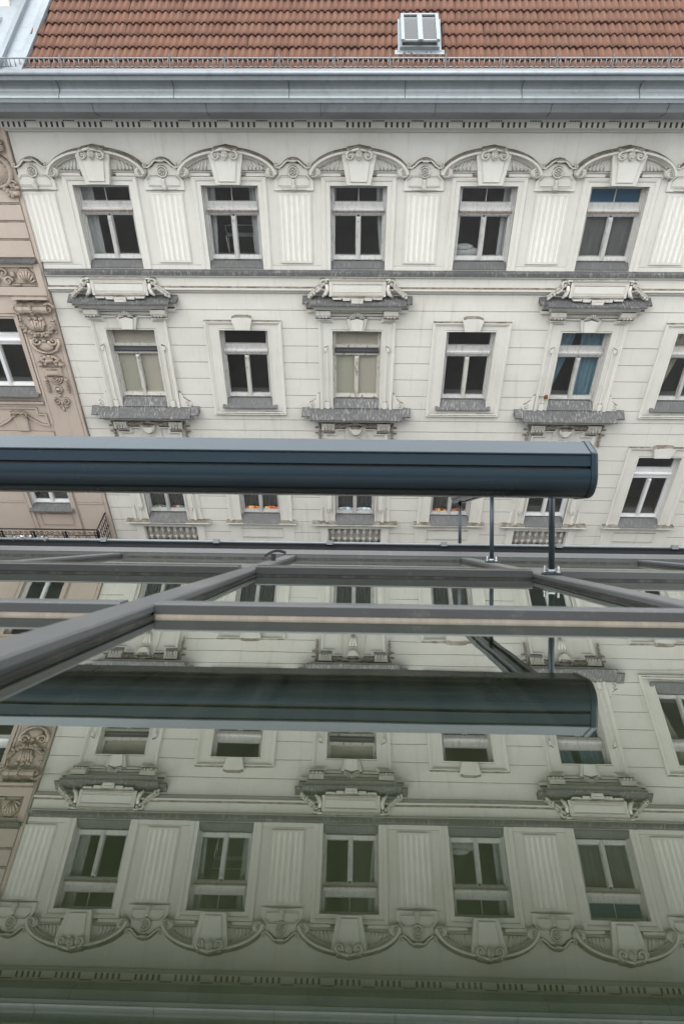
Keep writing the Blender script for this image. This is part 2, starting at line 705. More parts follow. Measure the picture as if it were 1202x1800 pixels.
# half width, top, bottom of the opening, transom top and bottom, casement foot
R1 = dict(hw=.575, zt=-3.35, zb=-5.0, t1=-3.71, t0=-3.93, foot=-4.87)
R2 = dict(hw=.56, zt=-6.41, zb=-8.40, t1=-6.84, t0=-7.06, foot=-8.21)
R3 = dict(hw=.545, zt=-9.77, zb=-12.03, t1=-10.23, t0=-10.50, foot=-11.86)
holes = []
for c_ in COLS:
    for R_ in (R1, R2, R3):
        holes.append((c_ * S - R_['hw'], c_ * S + R_['hw'], Zr(R_['zb']), Zr(R_['zt'])))
    if c_ % 2 == 0:
        holes.append((c_ * S - .73, c_ * S + .73, Zr(-12.86), Zr(-12.27)))


def build_wall(b):
    wall_mesh(b, LEFT, RIGHT, .13, Zr(-2.0), holes)
    # returns and back so that the house is closed
    for x in (LEFT, RIGHT):
        b.face([b.vert(x, 0, .13), b.vert(x, -11, .13), b.vert(x, -11, Zr(-1.5)), b.vert(x, 0, Zr(-2.0))])
    b.face([b.vert(LEFT, -11, .13), b.vert(RIGHT, -11, .13), b.vert(RIGHT, -11, Zr(-1.5)), b.vert(LEFT, -11, Zr(-1.5))])


wall = put('wall', WB, ['stucco_joint', 'stucco_white'], build_wall)


# the smooth field of the top storey and frieze, proud of the rough wall
def build_field(b):
    hs_ = [(c_ * S - .575, c_ * S + .575, Zr(-5.0), Zr(-3.35)) for c_ in COLS]
    wall_mesh(b, LEFT, RIGHT, Zr(-5.56), Zr(-2.2), hs_, .012, .014)


put('top_storey_plaster', WB, ['stucco_white', 'stucco_white'], build_field)

# scored plaster courses of the two lower storeys
zc = -5.56
k = 0
zs_ = [-5.56, -5.94, -6.368, -6.798, -7.22, -7.645, -8.085, -8.44, -8.776, -9.09, -9.47, -9.90, -10.33, -10.76, -11.19, -11.62, -12.05, -12.45, -12.85, -13.28, -13.71, -14.14]
for za, zb in zip(zs_, zs_[1:]):
    full = za > -6.2 or (-9.2 < za < -8.4) or za < -12.0
    if full:
        spans = [(LEFT, -.001 - S * 2)] + [(c_ * S, (c_ + 1) * S) for c_ in COLS[:-1]] + [(3 * S, RIGHT)]
        if za < -12.0 and za > -12.9:
            spans = []
            for c_ in COLS:
                spans.append((c_ * S + .86, (c_ + 1) * S - .86) if c_ < 3 else (c_ * S + .86, RIGHT))
            spans.append((LEFT, -2 * S - .86))
    else:
        spans = [(LEFT, -2 * S - .80)] + [(c_ * S + .80, (c_ + 1) * S - .80) for c_ in COLS[:-1]] + [(3 * S + .80, RIGHT)]
    for xa, xb in spans:
        L = round(xb - xa, 3)
        H = round(za - zb, 3)
        dz = random.uniform(-.003, .003)

        def bc(b, L=L, H=H):
            g = .0035
            pr = [(-.01, -H / 2 + g), (.003, -H / 2 + g), (.008, -H / 2 + g + .005), (.008, H / 2 - g - .005), (.003, H / 2 - g), (-.01, H / 2 - g)]
            b.extr(pr, -L / 2, L / 2)
        put('plaster_course', wall, 'stucco_white', bc, ((xa + xb) / 2, 0, Zr((za + zb) / 2)), ('course', L, H))


# ---- cornice, box gutter and eaves
def cornice_metal(b):
    pr = [(-.3, -1.30), (.86, -1.30), (.92, -1.327), (.95, -1.35), (.95, -1.375), (.92, -1.393), (.92, -1.459), (.89, -1.475), (.845, -1.515), (.815, -1.56), (.805, -1.60), (.83, -1.635), (.87, -1.66), (.915, -1.695), (.935, -1.722), (.935, -1.732), (.925, -1.738), (.925, -1.797), (.90, -1.81), (.885, -1.85), (.865, -1.90), (.85, -1.95), (.84, -1.962), (.62, -2.045), (.45, -2.115), (.30, -2.13), (-.3, -2.13)]
    b.extr([(p, Zr(z)) for p, z in pr], LEFT - .02, RIGHT)


put('cornice', WB, 'zinc', cornice_metal)


def bead(b):
    b.tube([(LEFT - .02, .93, Zr(-1.352)), (RIGHT, .93, Zr(-1.352))], .036, 10)


put('gutter_bead', WB, 'zinc_light', bead)
# bent cover strips where the cornice sheets meet
for i in range(9):
    x = -5.3 + i * 2.03
    put('cornice_seam', WB, 'zinc_dark', lambda b: b.extr([(.925, Zr(-1.46)), (.85, Zr(-1.515)), (.812, Zr(-1.60)), (.835, Zr(-1.632)), (.94, Zr(-1.722)), (.948, Zr(-1.72)), (.84, Zr(-1.622)), (.822, Zr(-1.6)), (.858, Zr(-1.513)), (.932, Zr(-1.455))], -.005, .005), (x, 0, 0), 'seam')

for i in range(9):
    put('cornice_seam', WB, 'zinc_dark', lambda b: b.extr([(.922, Zr(-1.797)), (.90, Zr(-1.808)), (.865, Zr(-1.90)), (.84, Zr(-1.96)), (.62, Zr(-2.045)), (.615, Zr(-2.055)), (.845, Zr(-1.968)), (.871, Zr(-1.902)), (.904, Zr(-1.812)), (.928, Zr(-1.80))], -.004, .004), (-4.75 + i * 2.03, 0, 0), 'seamlow')


def soffit_band(b):
    b.extr([(p, Zr(z)) for p, z in [(-.02, -2.12), (.34, -2.12), (.34, -2.165), (.235, -2.185), (.235, -2.295), (.20, -2.30), (.17, -2.33), (.12, -2.345), (.10, -2.375), (.05, -2.385), (-.02, -2.40)]], LEFT, RIGHT)


band = put('dentil_band', WB, 'stucco_white', soffit_band)
# dentil slots in groups of five: flush blocks, their recess shade painted near-black
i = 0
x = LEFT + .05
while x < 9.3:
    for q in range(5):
        put('dentil_slot', band, 'recess_shade', lambda b: b.box(-.021, .021, .20, .2375, Zr(-2.287), Zr(-2.196)), (x + q * .105, 0, 0), 'slot')
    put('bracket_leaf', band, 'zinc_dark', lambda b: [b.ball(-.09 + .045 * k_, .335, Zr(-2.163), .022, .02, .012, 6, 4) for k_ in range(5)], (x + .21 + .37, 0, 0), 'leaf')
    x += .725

# ---- tiled roof
BETA = rad(33)
EP, EZ = .80, -1.34             # eaves line of the tiles
EXPO, TW = .298, .245


def roofpt(s_, lift=0.0):
    """distance up the slope -> (p, z)"""
    return (EP - s_ * cos(BETA) + lift * sin(BETA), Zr(EZ) + s_ * sin(BETA) + lift * cos(BETA))


def build_roof(b):
    p0, z0 = roofpt(-.05, -.06)
    p1, z1 = roofpt(5.6, -.06)
    b.extr([(p0, z0), (p1, z1), (-11, Zr(EZ) - .1), (p1, z1 - .3), (p0 - .1, z0 - .14)], LEFT + .5, RIGHT)


roof = put('roof', WB, 'zinc_dark', build_roof)


def tile(b):
    """two rolls wide, thick lower lip; local x along eaves, y up-slope, z out of the roof"""
    n = 16
    rows = []
    for y, lift in ((-.02, -.03), (-.022, .030), (.10, .020), (.34, -.010)):
        row = []
        for i in range(n + 1):
            x = -TW / 2 + TW * i / n
            ph = (x / (TW / 2)) * 2 * pi
            h = .021 * (1 - abs(cos(ph / 2)) ** 2.6 * 1.9)
            row.append(b.vert(x, y, h + lift))
        rows.append(row)
    for a, c2 in zip(rows, rows[1:]):
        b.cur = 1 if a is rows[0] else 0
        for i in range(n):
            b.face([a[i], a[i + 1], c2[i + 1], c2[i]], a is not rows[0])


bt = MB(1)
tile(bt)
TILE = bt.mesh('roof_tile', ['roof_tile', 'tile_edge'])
SKY = (.72, 1.34, .42, 1.19)    # skylight footprint: x0, x1, up-slope from, to
rt_ = Matrix.Rotation(BETA, 4, 'X')
xe = lambda s_: -6.0 + .135 * s_
far = MB(1)
count = 0
for r in range(18):
    s0 = -.03 + r * EXPO
    j0 = 0
    while True:
        x = -6.4 + j0 * TW + TW / 2
        j0 += 1
        if x > RIGHT - .1:
            break
        if x - TW / 2 < xe(s0 + .15) - .06:
            continue
        if SKY[0] - .09 < x < SKY[1] + .09 and SKY[2] - .15 < s0 < SKY[3] - .12:
            continue
        p, z = roofpt(s0)
        vis = r <= 6 and x < 7.4
        jx, jz, ja = random.gauss(0, .003), random.gauss(0, .0025), random.gauss(0, .006)
        if vis and count < 300:
            ob = bpy.data.objects.new('tile', TILE)
            col.objects.link(ob)
            ob.parent = roof
            ob.location = (x + jx, -p, z + jz)
            ob.rotation_euler = (BETA + random.gauss(0, .008), 0, ja)
            count += 1
        else:
            base = len(far.v)
            mm = Matrix.Translation((x + jx, -p, z + jz)) @ rt_
            for vv in bt.v:
                far.v.append(tuple(mm @ Vector(vv)))
            for fc in bt.f:
                far.f.append(tuple(base + q for q in fc))
                far.sm.append(True)
            far.mi += bt.mi
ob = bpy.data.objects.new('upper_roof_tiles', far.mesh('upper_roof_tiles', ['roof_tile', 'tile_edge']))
col.objects.link(ob)
ob.parent = roof
ob['kind'] = 'stuff'


# snow guard along the eaves
def sg_rails(b):
    p, z = roofpt(.06)
    b.tube([(LEFT + .4, p, z + .155), (RIGHT, p, z + .155)], .013, 6)
    b.tube([(LEFT + .4, p, z + .03), (RIGHT, p, z + .03)], .008, 6)


sguard = put('snow_guard', WB, 'zinc', sg_rails)
pg, zg = roofpt(.06)
x = -6.35
i = 0
while x < 9.5:
    put('guard_bar', sguard, 'zinc', lambda b: b.tube([(0, pg, zg + .02), (0, pg, zg + .155)], .010, 5), (x, 0, 0), 'gbar')
    if i % 11 == 2:
        put('guard_bracket', sguard, 'zinc', lambda b: (b.box(-.009, .009, pg - .012, pg + .012, zg - .03, zg + .215), b.box(-.008, .008, pg - .20, pg, zg + .0, zg + .05)), (x + .03, 0, 0), 'gbrk')
    x += .0865
    i += 1

# ---- skylight, its own frame: x, y up-slope, z out of the roof
psk, zsk = roofpt(SKY[2])
sk = bpy.data.objects.new('skylight', None)


def sky_body(b):
    L = SKY[3] - SKY[2]
    hw = (SKY[1] - SKY[0]) / 2
    b.box(-hw - .03, hw + .03, .03, .06, -.06, .10)
    b.box(-hw - .03, hw + .03, L - .05, L, -.06, .08)
    for s_ in (-1, 1):
        b.box(s_ * (hw + .012) - .018, s_ * (hw + .012) + .018, .061, L - .051, -.06, .10)
        b.box(s_ * (hw + .05) - .018, s_ * (hw + .05) + .018, .0, L, -.02, .05)
    b.box(-hw - .12, hw + .12, -.07, .029, -.02, .04)


sk = put('skylight', WB, 'zinc_light', sky_body, ((SKY[0] + SKY[1]) / 2, -psk, zsk), sg=1)
sk.rotation_euler = (BETA, 0, 0)
SL = SKY[3] - SKY[2] + .04


def sky_frame(b):
    hw = (SKY[1] - SKY[0]) / 2
    b.box(-hw - .02, -hw + .035, -SL, 0, 0, .05)
    b.box(hw - .035, hw + .02, -SL, 0, 0, .05)
    b.box(-.042, .042, -SL, -.041, 0, .048)
    b.box(-hw + .035, hw - .035, -.04, 0, 0, .05)
    b.box(-hw + .035, hw - .035, -SL, -SL + .03, 0, .03)


fr_ = put('sash', sk, 'zinc_light', sky_frame, (0, SKY[3] - SKY[2], .10), sg=1)
fr_.rotation_euler = (rad(-9), 0, 0)
for sx in (-1, 1):
    pn_ = put('pane', sk, ['skylight_glass', 'glass_body'], lambda b: (b.box(-.125, .125, -SL + .02, -.03, .02, .028), b.mi.__setitem__(slice(0, 6), [1, 0, 1, 1, 1, 1])), (sx * .155, SKY[3] - SKY[2], .10), 'skypane', sg=1)
    pn_.rotation_euler = (rad(-9), 0, 0)
put('shaft', sk, 'recess_shade', lambda b: b.box(-.28, .28, .07, SL - .1, -.055, -.05), sg=1)
for sx in (-.19, .12, .2):
    put('bolt', sk, 'paint_weathered', lambda b: b.ball(0, -.02, .04, .02, .02, .012, 6, 4), (sx, 0, 0), 'skybolt', sg=1)

# ---- flashing of the party wall beside the tiles
def flash(b):
    for (xa, xb, h0, h1) in ((-6.42, -6.27, .03, .10), (-6.27, -6.02, .02, .03), (-6.02, -5.86, .03, .075)):
        for s_a, s_b in ((-.1, 2.0), (2.0, 5.4)):
            ids = []
            pts = []
            for s_ in (s_a, s_b):
                dx = .135 * s_
                for (xx, hh) in ((xa + dx, h0), (xb + dx, h1)):
                    p, z = roofpt(s_, hh)
                    pts.append(b.vert(xx, p, z))
            b.face([pts[0], pts[1], pts[3], pts[2]])
    for s_a, s_b in ((-.1, 5.4),):
        for xx, h0, h1 in ((-5.86, .075, -.03), (-6.27, .10, .02)):
            q = []
            for s_ in (s_a, s_b):
                for hh in (h0, h1):
                    p, z = roofpt(s_, hh)
                    q.append(b.vert(xx + .135 * s_, p, z))
            b.face([q[0], q[1], q[3], q[2]])


put('valley_flashing', WB, 'zinc_light', flash)


# ---- windows
def window(parent, x, R_, kind='old', sill='sill_clean', sp=.02, sx=0.0, tmat=None, cm='paint_white', mm='paint_white', key=''):
    hw, zt, t1, t0, foot = R_['hw'], Zr(R_['zt']), Zr(R_['t1']), Zr(R_['t0']), Zr(R_['foot'])
    K = (R_['zt'], kind, cm, mm, key)
    tmat = tmat or cm

    def casing(b):
        b.sweep([(-hw, foot - .03), (-hw, zt), (hw, zt), (hw, foot - .03)], [(.01, -.24), (.01, -.12), (-.035, -.12), (-.05, -.14), (-.05, -.24)])
    wn = put('window', parent, cm, casing, (x, 0, 0), ('win',) + K)
    e = hw - .05

    def transom(b):
        b.extr([(-.23, t1 - .045), (-.135, t1 - .045), (-.125, t1 - .10), (-.09, t1 - .125), (-.09, t1 - .165), (-.13, t1 - .175), (-.13, t0), (-.23, t0)], -e, e)
    put('transom', wn, tmat, transom, key=('tr', tmat) + K)
    if kind == 'old':
        put('drip_rail', wn, 'paint_weathered', lambda b: b.extr([(-.12, t1 - .135), (-.082, t1 - .140), (-.080, t1 - .172), (-.12, t1 - .178)], -e - .012, e + .012), key=('drip',) + K)
    put('transom_rail', wn, cm, lambda b: b.extr([(-.2, t0 - .003), (-.118, t0 - .003), (-.118, t0 + .045), (-.2, t0 + .045)], -e - .01, e + .01), key=('trr',) + K)

    def top(b):
        b.sweep([(-e, t1 - .044), (-e, zt - .05), (e, zt - .05), (e, t1 - .044)], [(0, -.21), (0, -.15), (-.03, -.15), (-.03, -.21)], True)
        b.box(-e, e, -.208, -.13, t1 - .044, t1 + .02)
    put('top_light', wn, cm, top, key=('top',) + K)
    put('pane', wn, ['window_glass', 'glass_body'], lambda b: b.pane(-e + .02, e - .02, -.186, -.182, t1, zt - .06), key=('pt',) + K)
    if kind == 'old':
        put('glazing_bar', wn, 'paint_white', lambda b: b.box(-.008, .008, -.195, -.175, t1, zt - .06), key=('gb',) + K)
    for s_ in (-1, 1):
        def case(b, s_=s_):
            xa, xb = (.02, e) if s_ > 0 else (-e, -.02)
            b.sweep([(xa, foot + .05), (xa, t0 - .004), (xb, t0 - .004), (xb, foot + .05)], [(0, -.21), (0, -.155), (-.035, -.155), (-.035, -.21)], True)
            b.extr([(-.21, foot), (-.135, foot), (-.125, foot + .022), (-.15, foot + .095), (-.21, foot + .095)], xa, xb)
        put('casement', wn, cm, case, key=('case', s_) + K)

        def pane(b, s_=s_):
            xa, xb = (.045, e - .025) if s_ > 0 else (-e + .025, -.045)
            b.pane(xa, xb, -.186, -.182, foot + .09, t0 - .03)
        put('pane', wn, ['window_glass', 'glass_body'], pane, key=('pn', s_) + K)
    put('mullion', wn, mm, lambda b: (b.extr([(-.16, foot + .015), (-.115, foot + .015), (-.115, t0 - .06), (-.16, t0 - .05)], -.04, .04), b.extr([(-.115, t0 - .14), (-.1, t0 - .13), (-.1, t0 - .07), (-.115, t0 - .06)], -.034, .034)), key=('mul',) + K)
    zb = Zr(R_['zb'])
    zf = foot - .012

    def silly(b):
        b.extr([(-.2, zf), (-.10, zf), (sp, zb + .01), (sp + .004, zb - .012), (sp - .01, zb - .012), (-.2, zf - .05)], -hw - sx, hw + sx)
    put('sill', wn, sill, silly, key=('sill', sill, sp, sx) + K)

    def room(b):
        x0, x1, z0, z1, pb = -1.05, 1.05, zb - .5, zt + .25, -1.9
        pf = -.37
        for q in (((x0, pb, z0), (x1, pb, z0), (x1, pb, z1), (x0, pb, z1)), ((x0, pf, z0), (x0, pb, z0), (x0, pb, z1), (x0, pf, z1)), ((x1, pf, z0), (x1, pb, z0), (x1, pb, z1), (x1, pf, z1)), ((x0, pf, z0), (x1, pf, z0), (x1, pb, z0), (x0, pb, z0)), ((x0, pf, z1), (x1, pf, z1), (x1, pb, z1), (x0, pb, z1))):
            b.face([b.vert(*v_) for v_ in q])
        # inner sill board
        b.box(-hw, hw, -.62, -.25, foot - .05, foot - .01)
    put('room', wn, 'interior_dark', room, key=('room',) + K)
    return wn


for c_ in COLS:
    window(WB, c_ * S, R1, 'old', 'sill_clean', .02, 0)
    if c_ % 2 == 0:
        blind = c_ in (-2, 0)
        window(WB, c_ * S, R2, 'blind' if blind else 'new', 'sill_splashed', .06, -.005, 'zinc_dark' if blind else None, 'paint_worn' if blind else 'paint_white', 'paint_worn' if blind else 'paint_white')
    else:
        window(WB, c_ * S, R2, 'new', 'sill_splashed' if c_ == 1 else 'sill_clean', .10, .11, None, 'paint_white', 'paint_worn' if c_ < 3 else 'paint_white')
    window(WB, c_ * S, R3, 'new', 'sill_clean', .14, -.004, None, 'paint_fresh' if c_ >= 2 else 'paint_white', 'paint_fresh' if c_ >= 2 else 'paint_white')

# ---- top storey dressing
def surround1(b):
    hw, zt = R1['hw'], Zr(R1['zt'])
    b.sweep([(-hw, Zr(-5.02)), (-hw, zt), (hw, zt), (hw, Zr(-5.02))], [(0, -.02), (0, .03), (.085, .03), (.095, .05), (.15, .062), (.165, .062), (.19, .03), (.20, .0), (.20, -.02)])
    b.box(-.80, -.36, 0, .045, Zr(-3.19), Zr(-3.09))
    b.box(.36, .80, 0, .045, Zr(-3.19), Zr(-3.09))


def ell(t_, a=.985, h=.47, z=-3.135):
    return (a * cos(t_), Zr(z) + h * sin(t_))


def arch1(b):
    path = [ell(pi - .06 - (pi - .12) * i / 28) for i in range(29)]
    b.sweep(path, [(.012, -.02), (.012, .05), (0, .19), (-.012, .20), (-.05, .20), (-.06, .16), (-.085, .14), (-.12, .09), (-.135, .09), (-.14, .03), (-.14, -.02)], smooth=False)


def tymp(b):
    pts = [ell(pi - .25 - (pi - .5) * i / 20, .90, .38) for i in range(21)]
    pts = [q for q in pts if q[1] > Zr(-3.06)]
    b.prism([(pts[0][0], Zr(-3.07))] + pts + [(pts[-1][0], Zr(-3.07))], -.02, .03)
    for s_ in (-1, 1):
        b.extr([(-.01, Zr(-3.10)), (.07, Zr(-3.10)), (.08, Zr(-3.085)), (.07, Zr(-3.07)), (-.01, Zr(-3.06))], s_ * .28 if s_ > 0 else -.80, .80 if s_ > 0 else -.28)


def petals(b, s_):
    for i in range(6):
        x = .40 + i * .072
        top = -2.84 - .034 * i
        b.tube([(s_ * (x + .02), .03, Zr(-3.055)), (s_ * (x + .012), .042, Zr((top - 3.05) / 2)), (s_ * (x - .015), .034, Zr(top - .0))], [.018, .021, .008], 7)


def volute(b, s_):
    b.disc(s_ * .875, Zr(-3.085), [(.118, -.01), (.118, .11), (.10, .135), (.03, .135)], 16)
    b.scroll(s_ * .875, Zr(-3.085), .088, pi / 2 if s_ < 0 else pi / 2, 1.4, 1 if s_ < 0 else -1, .026, .14)


def key1(b):
    b.prism([(-.355, Zr(-2.685)), (.355, Zr(-2.685)), (.238, Zr(-3.315)), (-.238, Zr(-3.315))], -.02, .17, .012)
    b.prism([(-.235, Zr(-2.72)), (.235, Zr(-2.72)), (.165, Zr(-3.25)), (-.165, Zr(-3.25))], .16, .20, .012)


def key_orn(b):
    for s_ in (-1, 1):
        b.scroll(s_ * .17, Zr(-2.765), .075, pi * .5, 1.3, -s_, .028, .235)
        b.disc(s_ * .17, Zr(-2.765), [(.085, .15), (.085, .225), (.02, .225)], 12)
        b.tube([(s_ * .17, .225, Zr(-2.69)), (s_ * .10, .23, Zr(-2.665)), (0, .24, Zr(-2.645))], [.03, .035, .04], 7)
    b.ball(0, .20, Zr(-2.74), .07, .09, .12)
    for i in range(4):
        b.ball(0, .265, Zr(-2.68 - i * .048), .04 - .004 * i, .03, .024, 7, 4)
    b.prism([(-.27, Zr(-2.70)), (-.22, Zr(-2.645)), (-.1, Zr(-2.625)), (0, Zr(-2.605)), (.1, Zr(-2.625)), (.22, Zr(-2.645)), (.27, Zr(-2.70))], -.01, .19, .02)


for c_ in COLS:
    x = c_ * S
    put('window_surround', WB, 'stucco_white', surround1, (x, 0, 0), 's1')
    ar = put('arched_pediment', WB, 'stucco_ornament', arch1, (x, 0, 0), 'a1')
    put('tympanum', ar, 'stucco_white', tymp, key='ty1')
    sides('petal_relief', ar, 'stucco_white', petals, 'pe1')
    sides('volute', ar, 'stucco_ornament', volute, 'vo1')
    put('keystone', ar, 'stucco_white', key1, key='k1')
    put('keystone_scrolls', ar, 'stucco_ornament', key_orn, key='ko1')


def fluted(b):
    zt, zb = Zr(-3.515), Zr(-4.835)
    b.box(-.355, .355, -.01, .022, Zr(-4.90), Zr(-3.46))
    b.sweep([(-.335, Zr(-4.88)), (-.335, Zr(-3.48)), (.335, Zr(-3.48)), (.335, Zr(-4.88))], [(0, .02), (0, .044), (-.045, .044), (-.045, .02)], True)
    pts = []
    n = 5
    wid = .58
    step = wid / n
    for i in range(n):
        xa = -wid / 2 + i * step
        pts.append((xa, .044))
        pts.append((xa + .018, .044))
        for q in range(7):
            a = pi * q / 6
            pts.append((xa + .018 + (step - .036) * (1 - cos(a)) / 2, .044 - .008 * sin(a)))
        pts.append((xa + step - .018, .044))
    pts.append((wid / 2, .044))
    a = [b.vert(x, p, zb) for x, p in pts]
    c2 = [b.vert(x, p, zt) for x, p in pts]
    for i in range(len(pts) - 1):
        b.face([a[i], a[i + 1], c2[i + 1], c2[i]], True)
    for z in (zb, zt):
        bb = [b.vert(x, p, z) for x, p in pts]
        b.face(bb + [b.vert(wid / 2, .02, z), b.vert(-wid / 2, .02, z)])


def capital(b):
    out = [(-.40, -3.44), (.40, -3.44), (.40, -3.25), (.36, -3.20), (.30, -3.14), (.30, -3.03), (.2, -3.01), (.12, -2.94), (0, -2.90), (-.12, -2.94), (-.2, -3.01), (-.30, -3.03), (-.30, -3.14), (-.36, -3.20), (-.40, -3.25)]
    b.prism([(x, Zr(z)) for x, z in out], -.01, .055, .008)
    pan = [(-.33, -3.37), (.33, -3.37), (.33, -3.24), (.25, -3.155), (-.25, -3.155), (-.33, -3.24)]
    b.sweep([(x, Zr(z)) for x, z in pan], [(0, .05), (.01, .072), (.022, .072), (.03, .05)], True)
    b.box(-.25, .25, .05, .075, Zr(-3.415), Zr(-3.395))


def crest(b):
    path = [(-.33, -2.985), (-.27, -2.99), (-.21, -2.95), (-.15, -2.89), (-.08, -2.852), (0, -2.838), (.08, -2.852), (.15, -2.89), (.21, -2.95), (.27, -2.99), (.33, -2.985)]
    b.sweep([(x, Zr(z)) for x, z in path], [(0.01, -.01), (0.012, .10), (0, .12), (-.026, .12), (-.036, .09), (-.04, -.01)])
    for s_ in (-1, 1):
        b.scroll(s_ * .315, Zr(-2.965), .03, -pi / 2, 1.0, s_, .017, .11, 6)
    b.ball(0, .125, Zr(-2.875), .10, .035, .035)


def rosette(b):
    b.disc(0, Zr(-3.085), [(.115, .05), (.115, .085), (.105, .10), (.085, .10), (.078, .075), (.03, .075)], 16)
    for i in range(6):
        a = pi / 6 + i * pi / 3
        b.ball(.045 * cos(a), .085, Zr(-3.085) + .045 * sin(a), .024, .022, .024, 6, 4)
    b.ball(0, .10, Zr(-3.085), .018, .02, .018, 6, 4)


def tassel(b):
    b.lathe(0, .08, [(.012, Zr(-3.20)), (.03, Zr(-3.215)), (.035, Zr(-3.25)), (.03, Zr(-3.27)), (.052, Zr(-3.34)), (.06, Zr(-3.37)), (.045, Zr(-3.385)), (.05, Zr(-3.41)), (.02, Zr(-3.44))], 9)
    for i in range(5):
        b.ball(-.04 + .02 * i, .125, Zr(-3.385), .013, .014, .03, 5, 4)


for k in range(-2, 4):
    x = k * S + S / 2
    pl = put('pilaster', WB, 'stucco_white', fluted, (x, 0, 0), 'pil')
    put('capital', pl, 'stucco_white', capital, key='cap')
    put('crest', pl, 'stucco_ornament', crest, key='crest')
    put('rosette', pl, 'stucco_ornament', rosette, key='ros')
    put('tassel', pl, 'stucco_ornament', tassel, key='tas')
# the narrow first pilaster by the party wall
pl = put('pilaster', WB, 'stucco_white', fluted, (-2 * S - 1.30, 0, 0), 'pil')
put('capital', pl, 'stucco_white', capital, key='cap')
put('crest', pl, 'stucco_ornament', crest, key='crest')
put('rosette', pl, 'stucco_ornament', rosette, key='ros')
put('tassel', pl, 'stucco_ornament', tassel, key='tas')


for i, c_ in enumerate(COLS + [4]):
    xa = LEFT if i == 0 else COLS[i - 1] * S + .58
    xb = RIGHT if i == 6 else c_ * S - .58
    put('plinth_strip', WB, 'stucco_white', lambda b: b.box(xa, xb, .005, .034, Zr(-5.03), Zr(-4.94)))
put('string_course_ledge', WB, 'sill_splashed', lambda b: b.extr([(p, Zr(z)) for p, z in [(-.02, -5.03), (.02, -5.03), (.13, -5.055), (.135, -5.125), (.11, -5.14), (-.02, -5.14)]], LEFT, RIGHT))
put('string_course', WB, 'stucco_white', lambda b: b.extr([(p, Zr(z)) for p, z in [(-.02, -5.139), (.105, -5.139), (.105, -5.165), (.075, -5.185), (.055, -5.20), (.055, -5.385), (.07, -5.395), (.11, -5.41), (.11, -5.45), (.095, -5.47), (.06, -5.48), (.05, -5.525), (.02, -5.545), (-.02, -5.545)]], LEFT, RIGHT))

# ---- middle storey: pedimented windows (every second axis)
def hood_attic(b):
    b.extr([(.04, Zr(-5.56)), (.17, Zr(-5.56)), (.17, Zr(-5.215)), (.19, Zr(-5.205)), (.20, Zr(-5.18)), (.17, Zr(-5.165)), (.04, Zr(-5.165))], -.615, .615)
    b.box(-.70, .70, .04, .185, Zr(-5.20), Zr(-5.166))
    b.sweep([(-.555, Zr(-5.49)), (-.555, Zr(-5.275)), (.555, Zr(-5.275)), (.555, Zr(-5.49))], [(0, .16), (0, .186), (.02, .186), (.02, .16)], True)
    b.prism([(-.53, Zr(-5.465)), (.53, Zr(-5.465)), (.53, Zr(-5.30)), (-.53, Zr(-5.30))], .16, .18, .006)


def attic_teeth(b):
    for x, w_, d, p in ((-.44, .115, .03, .20), (.44, .115, .03, .20), (-.235, .10, .055, .20), (.235, .10, .055, .20), (0, .15, .11, .23)):
        b.prism([(x - w_, Zr(-5.545)), (x + w_, Zr(-5.545)), (x + w_ * .8, Zr(-5.575 - d)), (x - w_ * .8, Zr(-5.575 - d))], .06, p + .06, .012)
    b.box(-.09, .09, .20, .31, Zr(-5.66), Zr(-5.60))


def attic_scroll(b, s_):
    b.scroll(s_ * .745, Zr(-5.275), .075, 0 if s_ < 0 else pi, 1.2, 1 if s_ < 0 else -1, .032, .14)
    b.tube([(s_ * .67, .13, Zr(-5.30)), (s_ * .655, .14, Zr(-5.40)), (s_ * .69, .15, Zr(-5.50)), (s_ * .76, .15, Zr(-5.57))], [.035, .045, .05, .035], 7)
    b.disc(s_ * .745, Zr(-5.275), [(.085, .03), (.085, .12), (.02, .12)], 14)
    # fruit horn
    for i in range(9):
        u = i / 8
        x = .80 + .25 * u
        z = -5.38 - .19 * u ** 1.2
        for q in range(3):
            b.ball(s_ * (x + random.uniform(-.02, .02)), .13 + .05 * (q == 1), Zr(z + (q - 1) * .035), .036, .04, .036, 6, 4)


def hood(b):
    for xa, xb, p in ((-1.06, 1.06, .35), (-1.21, -1.06, .22), (1.06, 1.21, .22)):
        b.extr([(-.02, Zr(-5.60)), (.03, Zr(-5.605)), (p - .02, Zr(-5.685)), (p, Zr(-5.69)), (p, Zr(-5.725)), (p - .015, Zr(-5.73)), (-.02, Zr(-5.73))], xa, xb)


def hood_mould(b):
    for xa, xb, p in ((-.97, .97, .29), (-1.13, -.97, .16), (.97, 1.13, .16)):
        b.extr([(-.02, Zr(-5.731)), (p, Zr(-5.731)), (p, Zr(-5.775)), (p - .03, Zr(-5.80)), (p - .05, Zr(-5.835)), (p - .09, Zr(-5.86)), (.10, Zr(-5.885)), (.10, Zr(-5.95)), (-.02, Zr(-5.95))], xa, xb)


def brk2(b, s_):
    b.extr([(0, Zr(-5.87)), (.22, Zr(-5.87)), (.215, Zr(-5.97)), (.18, Zr(-6.04)), (.11, Zr(-6.08)), (0, Zr(-6.085))], s_ * .755 - .16, s_ * .755 + .16)
    for q in range(3):
        b.ball(s_ * .755 - .07 + .07 * q, .19, Zr(-6.01), .03, .045, .045, 7, 5)
    b.box(s_ * .755 - .175, s_ * .755 + .175, 0, .14, Zr(-6.115), Zr(-6.086))


EAR = [(-.87, -8.42), (-.87, -6.14), (-.62, -6.14), (-.62, -6.06), (.62, -6.06), (.62, -6.14), (.87, -6.14), (.87, -8.42)]


